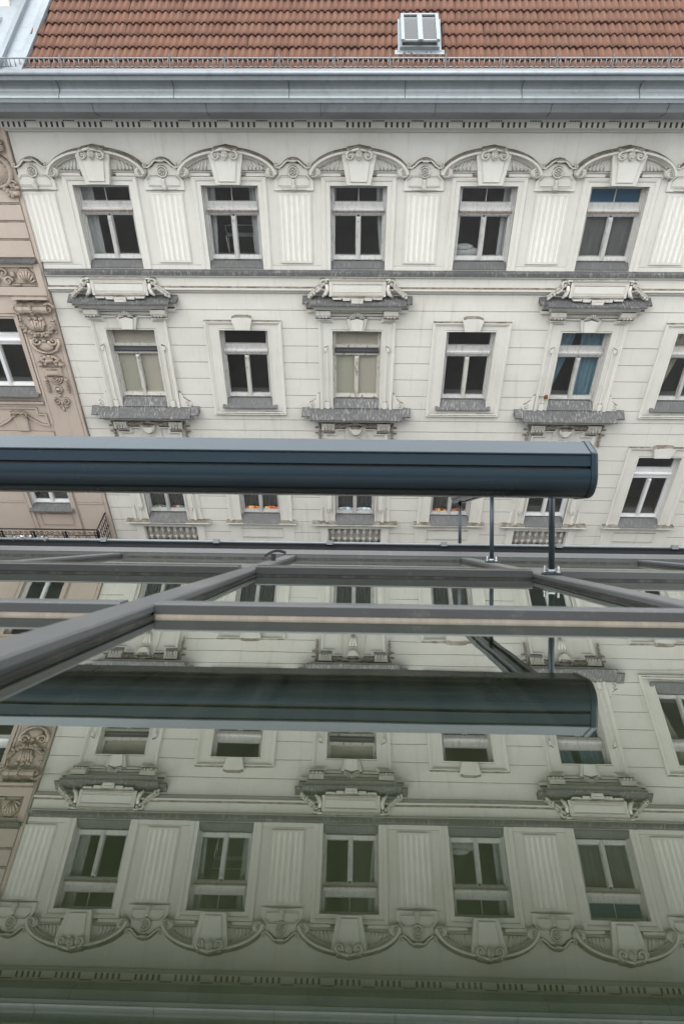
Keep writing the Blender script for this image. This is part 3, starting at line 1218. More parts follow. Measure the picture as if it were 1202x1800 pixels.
def surround2(b):
    hw, zt = R2['hw'], Zr(R2['zt'])
    b.prism([(-.885, Zr(-8.42)), (-hw, Zr(-8.42)), (-hw, zt), (hw, zt), (hw, Zr(-8.42)), (.885, Zr(-8.42)), (.885, Zr(-6.0)), (-.885, Zr(-6.0))], -.02, .03)
    b.sweep([(-hw, Zr(-8.42)), (-hw, zt), (hw, zt), (hw, Zr(-8.42))], [(0, .0), (0, .05), (.025, .05), (.03, .03)])
    b.sweep([(x, Zr(z)) for x, z in EAR], [(0, 0), (0, .085), (-.03, .085), (-.05, .065), (-.075, .05), (-.08, .02), (-.08, 0)])
    b.sweep([(-.70, Zr(-8.42)), (-.70, Zr(-6.86)), (-.73, Zr(-6.86))], [(.01, .02), (.01, .065), (-.03, .065), (-.03, .02)])
    b.sweep([(.70, Zr(-8.42)), (.70, Zr(-6.86)), (.73, Zr(-6.86))], [(.03, .02), (.03, .065), (-.01, .065), (-.01, .02)])
    for s_ in (-1, 1):
        b.prism([(s_ * .665, Zr(-6.76)), (s_ * .75, Zr(-6.80)), (s_ * .75, Zr(-6.90)), (s_ * .70, Zr(-6.90))], .02, .09, .01)
        b.box(s_ * .70 - .05, s_ * .70 + .05, .02, .075, Zr(-8.40), Zr(-8.22))


def scroll_foot(b, s_):
    pts = [(.88, -8.42), (1.13, -8.42), (1.17, -8.34), (1.14, -8.26), (1.05, -8.21), (.98, -8.14), (.93, -8.02), (.88, -7.98)]
    b.prism([(s_ * x, Zr(z)) for x, z in pts], -.01, .06, .012)
    b.scroll(s_ * 1.08, Zr(-8.32), .065, pi / 2, 1.1, -s_ * -1, .016, .062, 6)


def key2(b):
    b.prism([(-.24, Zr(-6.075)), (0, Zr(-6.045)), (.24, Zr(-6.075)), (.16, Zr(-6.385)), (-.16, Zr(-6.385))], 0, .12, .012)
    b.prism([(-.16, Zr(-6.10)), (0, Zr(-6.06)), (.16, Zr(-6.10)), (.115, Zr(-6.37)), (-.115, Zr(-6.37))], .11, .155, .012)


def shell2(b):
    for i in range(9):
        a = pi * (i + .5) / 9
        b.tube([(.05 * cos(a), .15, Zr(-6.065) + .03 * sin(a)), (.11 * cos(a), .17, Zr(-6.06) + .075 * sin(a)), (.175 * cos(a), .15, Zr(-6.055) + .125 * sin(a))], [.008, .015, .019], 6)


def sill2(b):
    for xa, xb, p in ((-1.13, 1.13, .35), (-1.33, -1.13, .23), (1.13, 1.33, .23)):
        dz = .0 if p > .3 else .012
        b.extr([(-.02, Zr(-8.405)), (.03, Zr(-8.41)), (p - .01, Zr(-8.565 + dz * 3)), (p, Zr(-8.57 + dz * 3)), (p, Zr(-8.60 + dz * 3)), (p - .02, Zr(-8.605 + dz * 3)), (-.02, Zr(-8.605 + dz * 3))], xa, xb)


def sill2_mould(b):
    for xa, xb, p in ((-1.03, 1.03, .28), (-1.2, -1.03, .15), (1.03, 1.2, .15)):
        b.extr([(-.02, Zr(-8.606)), (p, Zr(-8.606)), (p, Zr(-8.65)), (p - .04, Zr(-8.68)), (p - .06, Zr(-8.71)), (.08, Zr(-8.74)), (-.02, Zr(-8.74))], xa, xb)


for c_ in (-2, 0, 2):
    x = c_ * S
    hd = put('window_hood', WB, 'sill_splashed', hood, (x, 0, 0), 'h2')
    put('attic_panel', hd, 'stucco_white', hood_attic, key='ha2')
    put('attic_drops', hd, 'stucco_ornament', attic_teeth, key='at2')
    sides('scroll_with_fruit', hd, 'stucco_ornament', attic_scroll, 'as2')
    put('hood_moulding', hd, 'stucco_ornament', hood_mould, key='hm2')
    sides('bracket', hd, 'stucco_ornament', brk2, 'br2')
    su = put('window_surround', WB, 'stucco_white', surround2, (x, 0, 0), 's2')
    sides('scroll_foot', su, 'stucco_white', scroll_foot, 'sf2')
    put('keystone', su, 'stucco_white', key2, key='k2')
    put('shell', su, 'stucco_ornament', shell2, key='sh2')
    sl = put('window_ledge', WB, 'sill_splashed', sill2, (x, 0, 0), 'si2')
    put('ledge_moulding', sl, 'stucco_ornament', sill2_mould, key='sm2')


put('junction_box', WB, 'rust', lambda b: (b.box(-.04, .04, .05, .11, Zr(-8.07), Zr(-7.99)), b.box(-.16, -.05, .06, .075, Zr(-8.035), Zr(-8.025))), (2 * S - .645, 0, 0))

# ---- middle storey: plain framed windows
def surround2b(b):
    hw, zt, zb = R2['hw'], Zr(R2['zt']), Zr(-8.40)
    b.prism([(-.80, Zr(-8.53)), (.80, Zr(-8.53)), (.80, Zr(-6.26)), (hw, Zr(-6.26)), (hw, zb), (-hw, zb), (-hw, Zr(-6.26)), (-.80, Zr(-6.26))], -.02, .03)
    b.box(-hw, hw, -.02, .03, zt, Zr(-6.259))
    b.sweep([(-.80, Zr(-8.53)), (-.80, Zr(-6.26)), (.80, Zr(-6.26)), (.80, Zr(-8.53))], [(.085, -.01), (.085, .06), (.07, .075), (.045, .075), (.03, .055), (.0, .05), (-.01, .028)], True)
    b.sweep([(-hw, zb), (-hw, zt), (hw, zt), (hw, zb)], [(0, .0), (0, .045), (.03, .045), (.035, .02)])
    b.box(-.35, .35, .02, .05, Zr(-8.545), Zr(-8.52))


def key2b(b):
    out = [(-.175, -6.38), (.175, -6.38), (.235, -6.12), (.225, -6.08), (.12, -6.05), (-.12, -6.05), (-.225, -6.08), (-.235, -6.12)]
    b.prism([(x, Zr(z)) for x, z in out], 0, .14, .015)


for c_ in (-1, 1, 3):
    su = put('window_surround', WB, 'stucco_white', surround2b, (c_ * S, 0, 0), 's2b')
    put('keystone', su, 'stucco_white', key2b, key='k2b')


# ---- lower storey: ornate headed windows (every second axis)
def head3(b):
    hw, zt = R3['hw'], Zr(R3['zt'])
    b.prism([(-.95, Zr(-12.02)), (-hw, Zr(-12.02)), (-hw, zt), (hw, zt), (hw, Zr(-12.02)), (.95, Zr(-12.02)), (.95, Zr(-8.76)), (-.95, Zr(-8.76))], -.02, .028)
    b.sweep([(-hw, Zr(-12.02)), (-hw, zt), (hw, zt), (hw, Zr(-12.02))], [(0, .0), (0, .06), (.03, .06), (.04, .02)])
    e = [(-.80, -12.02), (-.80, -9.12), (-.52, -9.12), (-.52, -8.98), (.52, -8.98), (.52, -9.12), (.80, -9.12), (.80, -12.02)]
    b.sweep([(x, Zr(z)) for x, z in e], [(0, 0), (0, .08), (-.03, .08), (-.05, .06), (-.075, .05), (-.08, .01), (-.08, 0)])
    for s_ in (-1, 1):
        b.box(s_ * .70 - .06, s_ * .70 + .06, .02, .085, Zr(-11.55), Zr(-10.3))
        b.prism([(s_ * .64, Zr(-11.55)), (s_ * .77, Zr(-11.55)), (s_ * .70, Zr(-11.66))], .02, .085, .01)
        b.prism([(s_ * .88, Zr(-11.98)), (s_ * .97, Zr(-11.98)), (s_ * .93, Zr(-11.6)), (s_ * .88, Zr(-11.5))], 0, .06, .01)


def brk3(b, s_):
    b.extr([(0, Zr(-8.78)), (.17, Zr(-8.78)), (.165, Zr(-8.98)), (.11, Zr(-9.03)), (0, Zr(-9.04))], s_ * .69 - .16, s_ * .69 + .16)
    for q in range(4):
        b.tube([(s_ * .69 - .105 + .07 * q, .165, Zr(-8.82)), (s_ * .69 - .105 + .07 * q, .20, Zr(-8.90)), (s_ * .69 - .105 + .07 * q, .17, Zr(-8.98))], [.02, .03, .024], 6)


def garland3(b, s_):
    rnd = random.Random(5)
    for i in range(16):
        u = i / 15
        x = .10 + .42 * u
        z = -8.86 + .05 * abs(u - .5) * 2 + rnd.uniform(-.02, .02)
        b.ball(s_ * x, .11 + rnd.uniform(0, .04), Zr(z), .035, .035, .035, 6, 4)
        b.ball(s_ * (x + .02), .10, Zr(-8.79), .026, .03, .02, 6, 4)


def drop3(b, s_):
    rnd = random.Random(6)
    for i in range(13):
        z = -8.80 - i * .052
        b.ball(s_ * (.905 + rnd.uniform(-.025, .025)), .07, Zr(z), .035, .045, .034, 6, 4)
        if i in (3, 6):
            b.ball(s_ * .98, .05, Zr(z), .06, .03, .02, 6, 4)


def shield3(b):
    b.prism([(-.24, Zr(-8.80)), (.24, Zr(-8.80)), (.33, Zr(-9.80)), (-.33, Zr(-9.80))], 0, .075, .012)
    b.prism([(-.15, Zr(-8.88)), (.15, Zr(-8.88)), (.15, Zr(-9.0)), (.10, Zr(-9.09)), (0, Zr(-9.13)), (-.10, Zr(-9.09)), (-.15, Zr(-9.0))], .06, .20, .04)
    for q in range(3):
        b.tube([(-.08 + .08 * q, .08, Zr(-9.25)), (-.05 + .05 * q, .11, Zr(-9.45)), (-.02 + .02 * q, .08, Zr(-9.62))], [.03, .03, .015], 6)


def ledge3(b):
    for xa, xb in ((-1.17, -.50), (.50, 1.17)):
        b.extr([(-.02, Zr(-11.99)), (.07, Zr(-11.99)), (.17, Zr(-12.02)), (.175, Zr(-12.055)), (.12, Zr(-12.075)), (.05, Zr(-12.10)), (-.02, Zr(-12.10))], xa, xb)
    b.extr([(-.02, Zr(-12.035)), (.165, Zr(-12.035)), (.165, Zr(-12.06)), (.05, Zr(-12.10)), (-.02, Zr(-12.10))], -.499, .499)


def apron3(b):
    for s_ in (-1, 1):
        b.box(s_ * .855 - .10, s_ * .855 + .10, -.01, .05, Zr(-13.0), Zr(-12.101))
    b.box(-.755, .755, -.01, .04, Zr(-12.27), Zr(-12.102))
    b.box(-.755, .755, -.25, -.16, Zr(-12.95), Zr(-12.2))


def baluster(b):
    b.lathe(0, -.06, [(.05, Zr(-12.28)), (.05, Zr(-12.31)), (.022, Zr(-12.335)), (.03, Zr(-12.37)), (.058, Zr(-12.44)), (.05, Zr(-12.49)), (.02, Zr(-12.54)), (.035, Zr(-12.565)), (.02, Zr(-12.59)), (.05, Zr(-12.64)), (.058, Zr(-12.69)), (.03, Zr(-12.75)), (.022, Zr(-12.78)), (.05, Zr(-12.81)), (.05, Zr(-12.85))], 8)


for c_ in (-2, 0, 2):
    x = c_ * S
    su = put('window_surround', WB, 'stucco_white', head3, (x, 0, 0), 's3')
    sides('bracket', su, 'stucco_ornament', brk3, 'b3')
    sides('garland', su, 'stucco_grimy', garland3, 'g3')
    sides('leaf_drop', su, 'stucco_grimy', drop3, 'd3')
    put('shield', su, 'stucco_ornament', shield3, key='sh3')
    lg = put('window_ledge', WB, 'stucco_ornament', ledge3, (x, 0, 0), 'l3')
    ap = put('balustrade', WB, 'stucco_white', apron3, (x, 0, 0), 'ap3')
    for q in range(8):
        put('baluster', ap, 'stucco_ornament', baluster, (-.62 + q * .177, 0, 0), 'bal3')


# ---- lower storey: plain framed windows
def surround3b(b):
    hw, zt = R3['hw'], Zr(R3['zt'])
    b.prism([(-.79, Zr(-12.02)), (-hw, Zr(-12.02)), (-hw, zt), (hw, zt), (hw, Zr(-12.02)), (.79, Zr(-12.02)), (.79, Zr(-9.54)), (-.79, Zr(-9.54))], -.02, .03)
    b.sweep([(-.79, Zr(-12.0)), (-.79, Zr(-9.54)), (.79, Zr(-9.54)), (.79, Zr(-12.0))], [(.085, -.01), (.085, .06), (.07, .075), (.045, .075), (.03, .055), (.0, .05), (-.01, .028)])
    b.sweep([(-hw, Zr(-12.02)), (-hw, zt), (hw, zt), (hw, Zr(-12.02))], [(0, .0), (0, .045), (.03, .045), (.035, .02)])


def key3b(b):
    out = [(-.20, -9.735), (.20, -9.735), (.28, -9.47), (.24, -9.42), (.12, -9.40), (-.12, -9.40), (-.24, -9.42), (-.28, -9.47)]
    b.prism([(x, Zr(z)) for x, z in out], 0, .15, .02)


def apron3b(b):
    b.box(-.90, .90, -.01, .03, Zr(-13.0), Zr(-12.101))
    b.sweep([(-.57, Zr(-12.61)), (-.57, Zr(-12.30)), (.57, Zr(-12.30)), (.57, Zr(-12.61))], [(0, .02), (0, .05), (.012, .05), (.02, .02)], True)


def ledge3b(b):
    for xa, xb in ((-.98, -.50), (.50, .98)):
        b.extr([(-.02, Zr(-11.99)), (.07, Zr(-11.99)), (.15, Zr(-12.02)), (.155, Zr(-12.055)), (.1, Zr(-12.075)), (.05, Zr(-12.10)), (-.02, Zr(-12.10))], xa, xb)
    b.extr([(-.02, Zr(-12.035)), (.145, Zr(-12.035)), (.145, Zr(-12.06)), (.05, Zr(-12.10)), (-.02, Zr(-12.10))], -.499, .499)


for c_ in (-1, 1, 3):
    x = c_ * S
    su = put('window_surround', WB, 'stucco_white', surround3b, (x, 0, 0), 's3b')
    put('keystone', su, 'stucco_white', key3b, key='k3b')
    put('window_ledge', WB, 'stucco_ornament', ledge3b, (x, 0, 0), 'l3b')
    put('apron_panel', WB, 'stucco_white', apron3b, (x, 0, 0), 'ap3b')

# ------------------------------------------------------------------ pink apartment house next door
PB = empty('pink_apartment_building', (X0, FY, 0))
tag(PB, 'pinkish beige stucco apartment house with carved relief pilaster and iron balcony, left edge', 'building')
PE = -6.825
PH = [(-9.12, -7.79, Zr(-8.10), Zr(-6.15)), (-8.93, -7.83, Zr(-11.66), Zr(-9.45))]


def pink_wall(b):
    wall_mesh(b, -17, PE, .13, Zr(-1.9), PH, .05, .36)
    b.face([b.vert(PE, .05, .13), b.vert(PE, -.1, .13), b.vert(PE, -.1, Zr(-1.9)), b.vert(PE, .05, Zr(-1.9))])
    b.face([b.vert(-17, .05, .13), b.vert(-17, -11, .13), b.vert(-17, -11, Zr(-1.9)), b.vert(-17, .05, Zr(-1.9))])


pw = put('wall', PB, ['stucco_pink', 'stucco_pink'], pink_wall)
put('cornice', PB, 'zinc', lambda b: b.extr([(p, Zr(z)) for p, z in [(-.3, -1.30), (.92, -1.327), (.92, -1.459), (.81, -1.58), (.93, -1.72), (.925, -1.797), (.77, -1.885), (.50, -2.09), (-.3, -2.13)]], -17, LEFT - .03))


def pink_roof(b):
    p0, z0 = roofpt(-.05, .02)
    p1, z1 = roofpt(5.4, .02)
    a = [b.vert(-17, p0, z0), b.vert(-6.43, p0, z0), b.vert(-6.43 + .135 * 5.4, p1, z1), b.vert(-17, p1, z1)]
    b.face(a)
    for k_ in range(4):
        xs = -6.95 - .62 * k_
        q = []
        for s_ in (-.05, 5.4):
            for dx, l in ((-.012, .02), (-.012, .06), (.012, .06), (.012, .02)):
                p, z = roofpt(s_, l)
                q.append(b.vert(xs + dx + .135 * s_, p, z))
        for i in range(3):
            b.face([q[i], q[i + 1], q[5 + i], q[4 + i]])


put('roof', PB, 'zinc_light', pink_roof)


def white_parapet(b):
    p, z = roofpt(1.62)
    b.box(-7.1, -6.40, p - .5, p, z - .1, z + .5)
    b.box(-7.14, -6.36, p - .53, p + .03, z + .5, z + .56)
    b.box(-7.12, -6.38, p - .02, p + .05, z - .1, z + .06)


ch = put('chimney_block', PB, 'stucco_white', white_parapet)
put('vent_cowl', PB, 'zinc_light', lambda b: b.lathe(-6.72, roofpt(1.25)[0], [(.26, roofpt(1.25)[1] - .1), (.26, roofpt(1.25)[1] + .04), (.20, roofpt(1.25)[1] + .05), (.13, roofpt(1.25)[1] + .02), (.12, roofpt(1.25)[1] + .12)], 18))

# plaster blocks of the upper storey
for za, zb in zip([-3.33, -3.695, -4.041, -4.408], [-3.695, -4.041, -4.408, -4.80]):
    def pc(b, H=round(za - zb, 3)):
        g = .012
        b.extr([(.04, -H / 2 + g), (.065, -H / 2 + g), (.08, -H / 2 + g + .014), (.08, H / 2 - g - .014), (.065, H / 2 - g), (.04, H / 2 - g)], -2.2, 0)
    put('plaster_course', pw, 'stucco_pink', pc, (-6.92, 0, Zr((za + zb) / 2)))
put('edge_strip', PB, 'stucco_pink', lambda b: b.extr([(.0, Zr(-13.2)), (.075, Zr(-13.2)), (.075, Zr(-2.1)), (.0, Zr(-2.1))], PE - .07, PE - .003))
put('upper_ledge', PB, 'sill_clean', lambda b: b.extr([(p, Zr(z)) for p, z in [(.04, -4.80), (.20, -4.83), (.205, -4.865), (.04, -4.875)]], -12, -6.89))
put('frieze_panel', PB, 'stucco_pink', lambda b: (b.box(-12, -7.01, .04, .11, Zr(-4.98), Zr(-4.876)), b.box(-12, -6.86, .04, .11, Zr(-5.60), Zr(-5.41)), b.box(-7.0, -6.86, .041, .112, Zr(-5.409), Zr(-4.90)), b.extr([(.04, Zr(-5.60)), (.20, Zr(-5.61)), (.22, Zr(-5.66)), (.12, Zr(-5.70)), (.04, Zr(-5.71))], -7.64, -6.85)))


def relief(b):
    # shell
    cx, cz = -7.22, -5.34
    b.prism([(cx - .22, Zr(cz)), (cx + .20, Zr(cz - .03)), (cx + .17, Zr(cz + .22)), (cx + .06, Zr(cz + .34)), (cx - .1, Zr(cz + .34)), (cx - .21, Zr(cz + .22))], .05, .09, .02)
    for i in range(7):
        a = pi * (i + .8) / 8.6
        b.tube([(cx + .03 * cos(a), .10, Zr(cz + .03)), (cx + .13 * cos(a), .13, Zr(cz + .17 * sin(a))), (cx + .19 * cos(a), .10, Zr(cz + .28 * sin(a)))], [.012, .022, .03], 6)
    b.scroll(-7.63, Zr(-5.28), .09, 0, 1.3, 1, .035, .10)
    b.scroll(-7.70, Zr(-5.10), .09, pi, 1.2, -1, .032, .10)
    b.ball(-7.5, .10, Zr(-5.13), .05, .04, .08)
    b.scroll(-7.95, Zr(-5.22), .10, 0, 1.3, -1, .035, .10)
    for i in range(6):
        b.ball(-7.55 + .03 * i, .10, Zr(-5.37 + .01 * (i % 2)), .03, .03, .025, 6, 4)


put('frieze_relief', PB, 'stucco_pink_ornament', relief)


def cartouche(b):
    cx, cz = -7.2, -3.08
    b.disc(cx, Zr(cz), [(.33, .05), (.33, .12), (.30, .15), (.26, .15), (.22, .10), (.20, .12), (.05, .16)], 20)
    for i in range(14):
        a = 2 * pi * i / 14
        b.ball(cx + .235 * cos(a), .14, Zr(cz + .235 * sin(a)), .022, .02, .022, 6, 4)
    for i in range(16):
        u = i / 15
        b.ball(cx + .12 + .2 * u + random.uniform(-.05, .05), .12, Zr(cz - .30 - .12 * sin(pi * u) + random.uniform(-.05, .05)), .05, .05, .045, 6, 4)
    b.scroll(cx + .26, Zr(cz - .24), .07, 0, 1.2, 1, .028, .12)
    b.lathe(cx + .30, .13, [(.02, Zr(cz - .33)), (.06, Zr(cz - .36)), (.07, Zr(cz - .42)), (.04, Zr(cz - .46))], 8)
    for i in range(22):
        b.ball(cx + random.uniform(-.3, .28), .11, Zr(cz + .42 + random.uniform(-.08, .10)), .06, .06, .05, 6, 4)


put('cartouche', PB, 'stucco_pink_ornament', cartouche)


# the carved pilaster beside the window
def pilaster_p(b):
    b.box(-7.62, -6.90, .04, .085, Zr(-13.1), Zr(-5.711))
    b.box(-7.655, -7.605, .04, .10, Zr(-8.9), Zr(-6.0))


pp = put('carved_pilaster', PB, 'stucco_pink', pilaster_p)


def console(b):
    n = 9
    for (xa, xb, r0) in ((-7.58, -7.46, .155), (-7.46, -7.32, .14), (-7.32, -7.19, .155), (-7.19, -7.06, .14), (-7.06, -6.92, .155)):
        pr = [(.02 + .06 + r0 * cos(a), Zr(-5.89) + r0 * sin(a)) for a in [2 * pi * i / 14 for i in range(14)]]
        b.extr(pr, xa, xb, False)
    for s_, x in ((-1, -7.60), (1, -6.90)):
        b.scroll(x, Zr(-5.88), .13, 0, 1.3, s_, .035, .16)
    for i in range(4):
        b.ball(-7.255, .235, Zr(-5.79 - .06 * i), .03, .03, .026, 7, 5)


put('console', pp, 'stucco_pink_ornament', console)


def chain(b):
    rnd = random.Random(3)
    # leaf garland
    for i in range(30):
        u = i / 29
        a = pi + pi * u
        x, z = -7.255 + .36 * cos(a), -6.24 + .27 * sin(a)
        for q in range(2):
            b.ball(x + rnd.uniform(-.03, .03), .13 + rnd.uniform(-.02, .04), Zr(z + rnd.uniform(-.035, .035)), .048, .05, .04, 6, 4)
    for s_ in (-1, 1):
        for i in range(5):
            b.ball(-7.255 + s_ * .37, .11, Zr(-6.17 - .07 * i), .035, .04, .035, 6, 4)
    for i in range(7):
        b.ball(-7.255 + rnd.uniform(-.16, .16), .11, Zr(-6.22 + rnd.uniform(-.08, .1)), .05, .05, .06, 6, 4)
    for i in range(5):
        b.tube([(-7.255 + (i - 2) * .07, .10, Zr(-6.17)), (-7.255 + (i - 2) * .045, .14, Zr(-6.42))], [.03, .03], 6)
    # scrolled shield
    for s_ in (-1, 1):
        b.scroll(-7.21 + s_ * .20, Zr(-6.66), .10, pi * (.5 + .5 * s_) , 1.2, s_, .036, .13)
        b.tube([(-7.21 + s_ * .31, .11, Zr(-6.62)), (-7.21 + s_ * .32, .12, Zr(-6.74)), (-7.21 + s_ * .24, .13, Zr(-6.88)), (-7.21 + s_ * .10, .12, Zr(-6.95)), (-7.21, .12, Zr(-6.96))], [.03, .04, .04, .035, .03], 7)
    b.ball(-7.21, .10, Zr(-6.80), .2, .05, .15)
    b.ball(-7.21, .14, Zr(-6.64), .06, .05, .05)
    # leaf mask and balls
    for i in range(12):
        a = 2 * pi * i / 12
        b.ball(-7.215 + .19 * cos(a), .12, Zr(-7.13 + .075 * sin(a)), .06, .05, .05, 6, 4)
    b.ball(-7.215, .15, Zr(-7.13), .1, .07, .08)
    for s_ in (-1, 1):
        b.ball(-7.225 + s_ * .25, .12, Zr(-7.25), .075, .06, .07)
        b.ball(-7.215 + s_ * .13, .12, Zr(-7.24), .05, .05, .045)


put('garland', pp, 'stucco_pink_ornament', chain)


def chain2(b):
    b.prism([(-7.43, Zr(-7.56)), (-7.01, Zr(-7.56)), (-7.01, Zr(-7.33)), (-7.43, Zr(-7.33))], .07, .15, .02)
    b.prism([(-7.38, Zr(-7.53)), (-7.06, Zr(-7.53)), (-7.06, Zr(-7.36)), (-7.38, Zr(-7.36))], .14, .185, .035)
    for k_ in range(3):
        path = [(-7.22 + (.17 - .05 * k_) * cos(pi + pi * i / 10), .10 + .01 * k_, Zr(-7.60 + (.17 - .05 * k_) * sin(pi + pi * i / 10))) for i in range(11)]
        b.tube(path, .024, 6)
    b.disc(-7.22, Zr(-7.92), [(.105, .07), (.105, .12), (.08, .13), (.065, .10), (.045, .13), (.01, .14)], 14)
    for s_ in (-1, 1):
        b.ball(-7.215 + s_ * .245, .11, Zr(-7.66), .05, .05, .07)
        for q in range(6):
            b.ball(-7.21 + s_ * .24, .11, Zr(-7.74 - .05 * q), .034 + .024 * sin(pi * q / 5), .045, .03, 7, 4)
        b.scroll(-7.22 + s_ * .10, Zr(-8.25), .085, pi / 2, 1.3, -s_, .026, .11)
        b.ball(-7.22 + s_ * .10, .10, Zr(-8.40), .07, .03, .025, 6, 4, s_ * .6)
    b.ball(-7.22, .11, Zr(-8.08), .05, .04, .05)
    b.ball(-7.22, .11, Zr(-8.47), .03, .03, .07)
    b.ball(-7.22, .11, Zr(-8.30), .03, .03, .08)


put('tassel_drop', pp, 'stucco_pink_ornament', chain2)

# its two windows
PR2 = dict(hw=.665, zt=-6.15, zb=-8.10, t1=-6.60, t0=-6.83, foot=-7.95)
PR3 = dict(hw=.55, zt=-9.45, zb=-11.66, t1=-9.95, t0=-10.2, foot=-11.56)
for (xc, R_, ky) in ((-8.455, PR2, 'p2'), (-8.38, PR3, 'p3')):
    wn = window(PB, xc, R_, 'pk', 'sill_clean', .14, .06, 'paint_fresh', 'paint_fresh', 'paint_fresh', ky)
    wn.location.y = -.05


def pink_dress(b):
    b.sweep([(-9.12, Zr(-8.05)), (-9.12, Zr(-6.15)), (-7.79, Zr(-6.15)), (-7.79, Zr(-8.05))], [(0, .03), (0, .08), (.05, .08), (.07, .11), (.11, .11), (.115, .03)])
    # arched head below the sill and its key
    b.sweep([(-9.15, Zr(-8.75)), (-9.05, Zr(-8.75)), (-9.05, Zr(-8.45)), (-7.92, Zr(-8.45)), (-7.92, Zr(-8.62)), (-7.72, Zr(-8.62)), (-7.72, Zr(-9.0))], [(0, .04), (0, .085), (-.04, .085), (-.05, .04)])
    b.box(-9.3, -7.70, .04, .10, Zr(-8.35), Zr(-8.28))
    b.prism([(-8.58, Zr(-8.60)), (-8.22, Zr(-8.60)), (-8.27, Zr(-9.12)), (-8.53, Zr(-9.12))], .04, .12, .015)
    b.box(-9.4, -7.68, .04, .085, Zr(-9.44), Zr(-9.14))
    path = [(-9.15, Zr(-8.95)), (-8.95, Zr(-8.92)), (-8.75, Zr(-8.80)), (-8.60, Zr(-8.68)), (-8.4, Zr(-8.62)), (-8.2, Zr(-8.68)), (-8.05, Zr(-8.80)), (-7.9, Zr(-8.90)), (-7.75, Zr(-8.93))]
    b.sweep(path, [(0, .04), (0, .09), (-.05, .09), (-.06, .04)])
    # dressing of the lower window and its panel
    b.sweep([(-8.93, Zr(-12.6)), (-8.93, Zr(-9.45)), (-7.83, Zr(-9.45)), (-7.83, Zr(-12.6))], [(0, .03), (0, .08), (.10, .08), (.105, .10), (.13, .10), (.14, .03)])
    b.sweep([(-8.78, Zr(-12.22)), (-8.78, Zr(-11.86)), (-7.93, Zr(-11.86)), (-7.93, Zr(-12.22))], [(0, .04), (0, .07), (.02, .07), (.025, .04)], True)
    b.box(-8.90, -7.86, .04, .09, Zr(-11.74), Zr(-11.68))
    b.box(-7.62, -6.92, .08, .105, Zr(-11.45), Zr(-11.40))
    b.box(-9.9, -9.06, .04, .065, Zr(-11.45), Zr(-11.40))


put('window_dressing', PB, 'stucco_pink', pink_dress)


def keymask(b):
    for s_ in (-1, 1):
        b.scroll(-8.40 + s_ * .13, Zr(-8.62), .07, pi / 2, 1.2, -s_, .03, .15)
    for i in range(6):
        b.ball(-8.40 + (i - 2.5) * .06, .15, Zr(-8.57 + .02 * (i % 2)), .045, .05, .05)


put('key_scrolls', PB, 'stucco_pink_ornament', keymask)

# iron balcony
BAL = put('balcony', PB, 'stucco_pink', lambda b: (b.box(-12.2, -6.88, .04, .88, Zr(-13.05), Zr(-12.88)), b.box(-12.2, -6.86, .04, .92, Zr(-12.90), Zr(-12.85))))


def rail(b):
    for z, r in ((-11.77, .022), (-11.97, .012), (-12.44, .012), (-12.78, .016)):
        b.tube([(-12.2, .82, Zr(z)), (-6.93, .82, Zr(z))], r, 6)
        b.tube([(-6.93, .82, Zr(z)), (-6.93, .05, Zr(z))], r, 6)
    for i in range(19):
        x = -6.94 - i * .29
        if i % 3 == 0:
            b.box(x - .018, x + .018, .80, .84, Zr(-12.8), Zr(-11.84))
            b.box(x - .085, x - .062, .81, .83, Zr(-12.8), Zr(-11.84))
    b.box(-6.95, -6.91, .80, .84, Zr(-12.86), Zr(-11.80))


railing = put('railing', BAL, 'iron_black', rail)
for i in range(18):
    x = -6.94 - i * .29 - .145

    def orn(b):
        b.scroll(-.06, Zr(-11.905), .05, pi, 1.1, -1, .011, .82, 5)
        b.scroll(.06, Zr(-11.905), .05, 0, 1.1, 1, .011, .82, 5)
        for s_ in (-1, 1):
            b.tube([(s_ * .13, .82, Zr(-11.98)), (s_ * .05, .82, Zr(-12.12)), (-s_ * .05, .82, Zr(-12.28)), (-s_ * .13, .82, Zr(-12.43))], .011, 5)
            b.scroll(s_ * .065, Zr(-12.60), .06, pi / 2, 1.2, s_, .011, .82, 5)
            b.tube([(s_ * .13, .82, Zr(-12.44)), (s_ * .12, .82, Zr(-12.78))], .010, 5)
        b.ball(0, .82, Zr(-12.2), .03, .02, .03, 6, 4)
    put('scrollwork', railing, 'iron_black', orn, (x, 0, 0), 'iron')
for i in range(6):
    put('side_bar', railing, 'iron_black', lambda b: (b.tube([(0, 0, Zr(-12.78)), (0, 0, Zr(-11.85))], .011, 5), b.ball(0, 0, Zr(-12.2), .03, .03, .05, 6, 4)), (-6.93, -.12 - i * .125, 0), 'ironside')

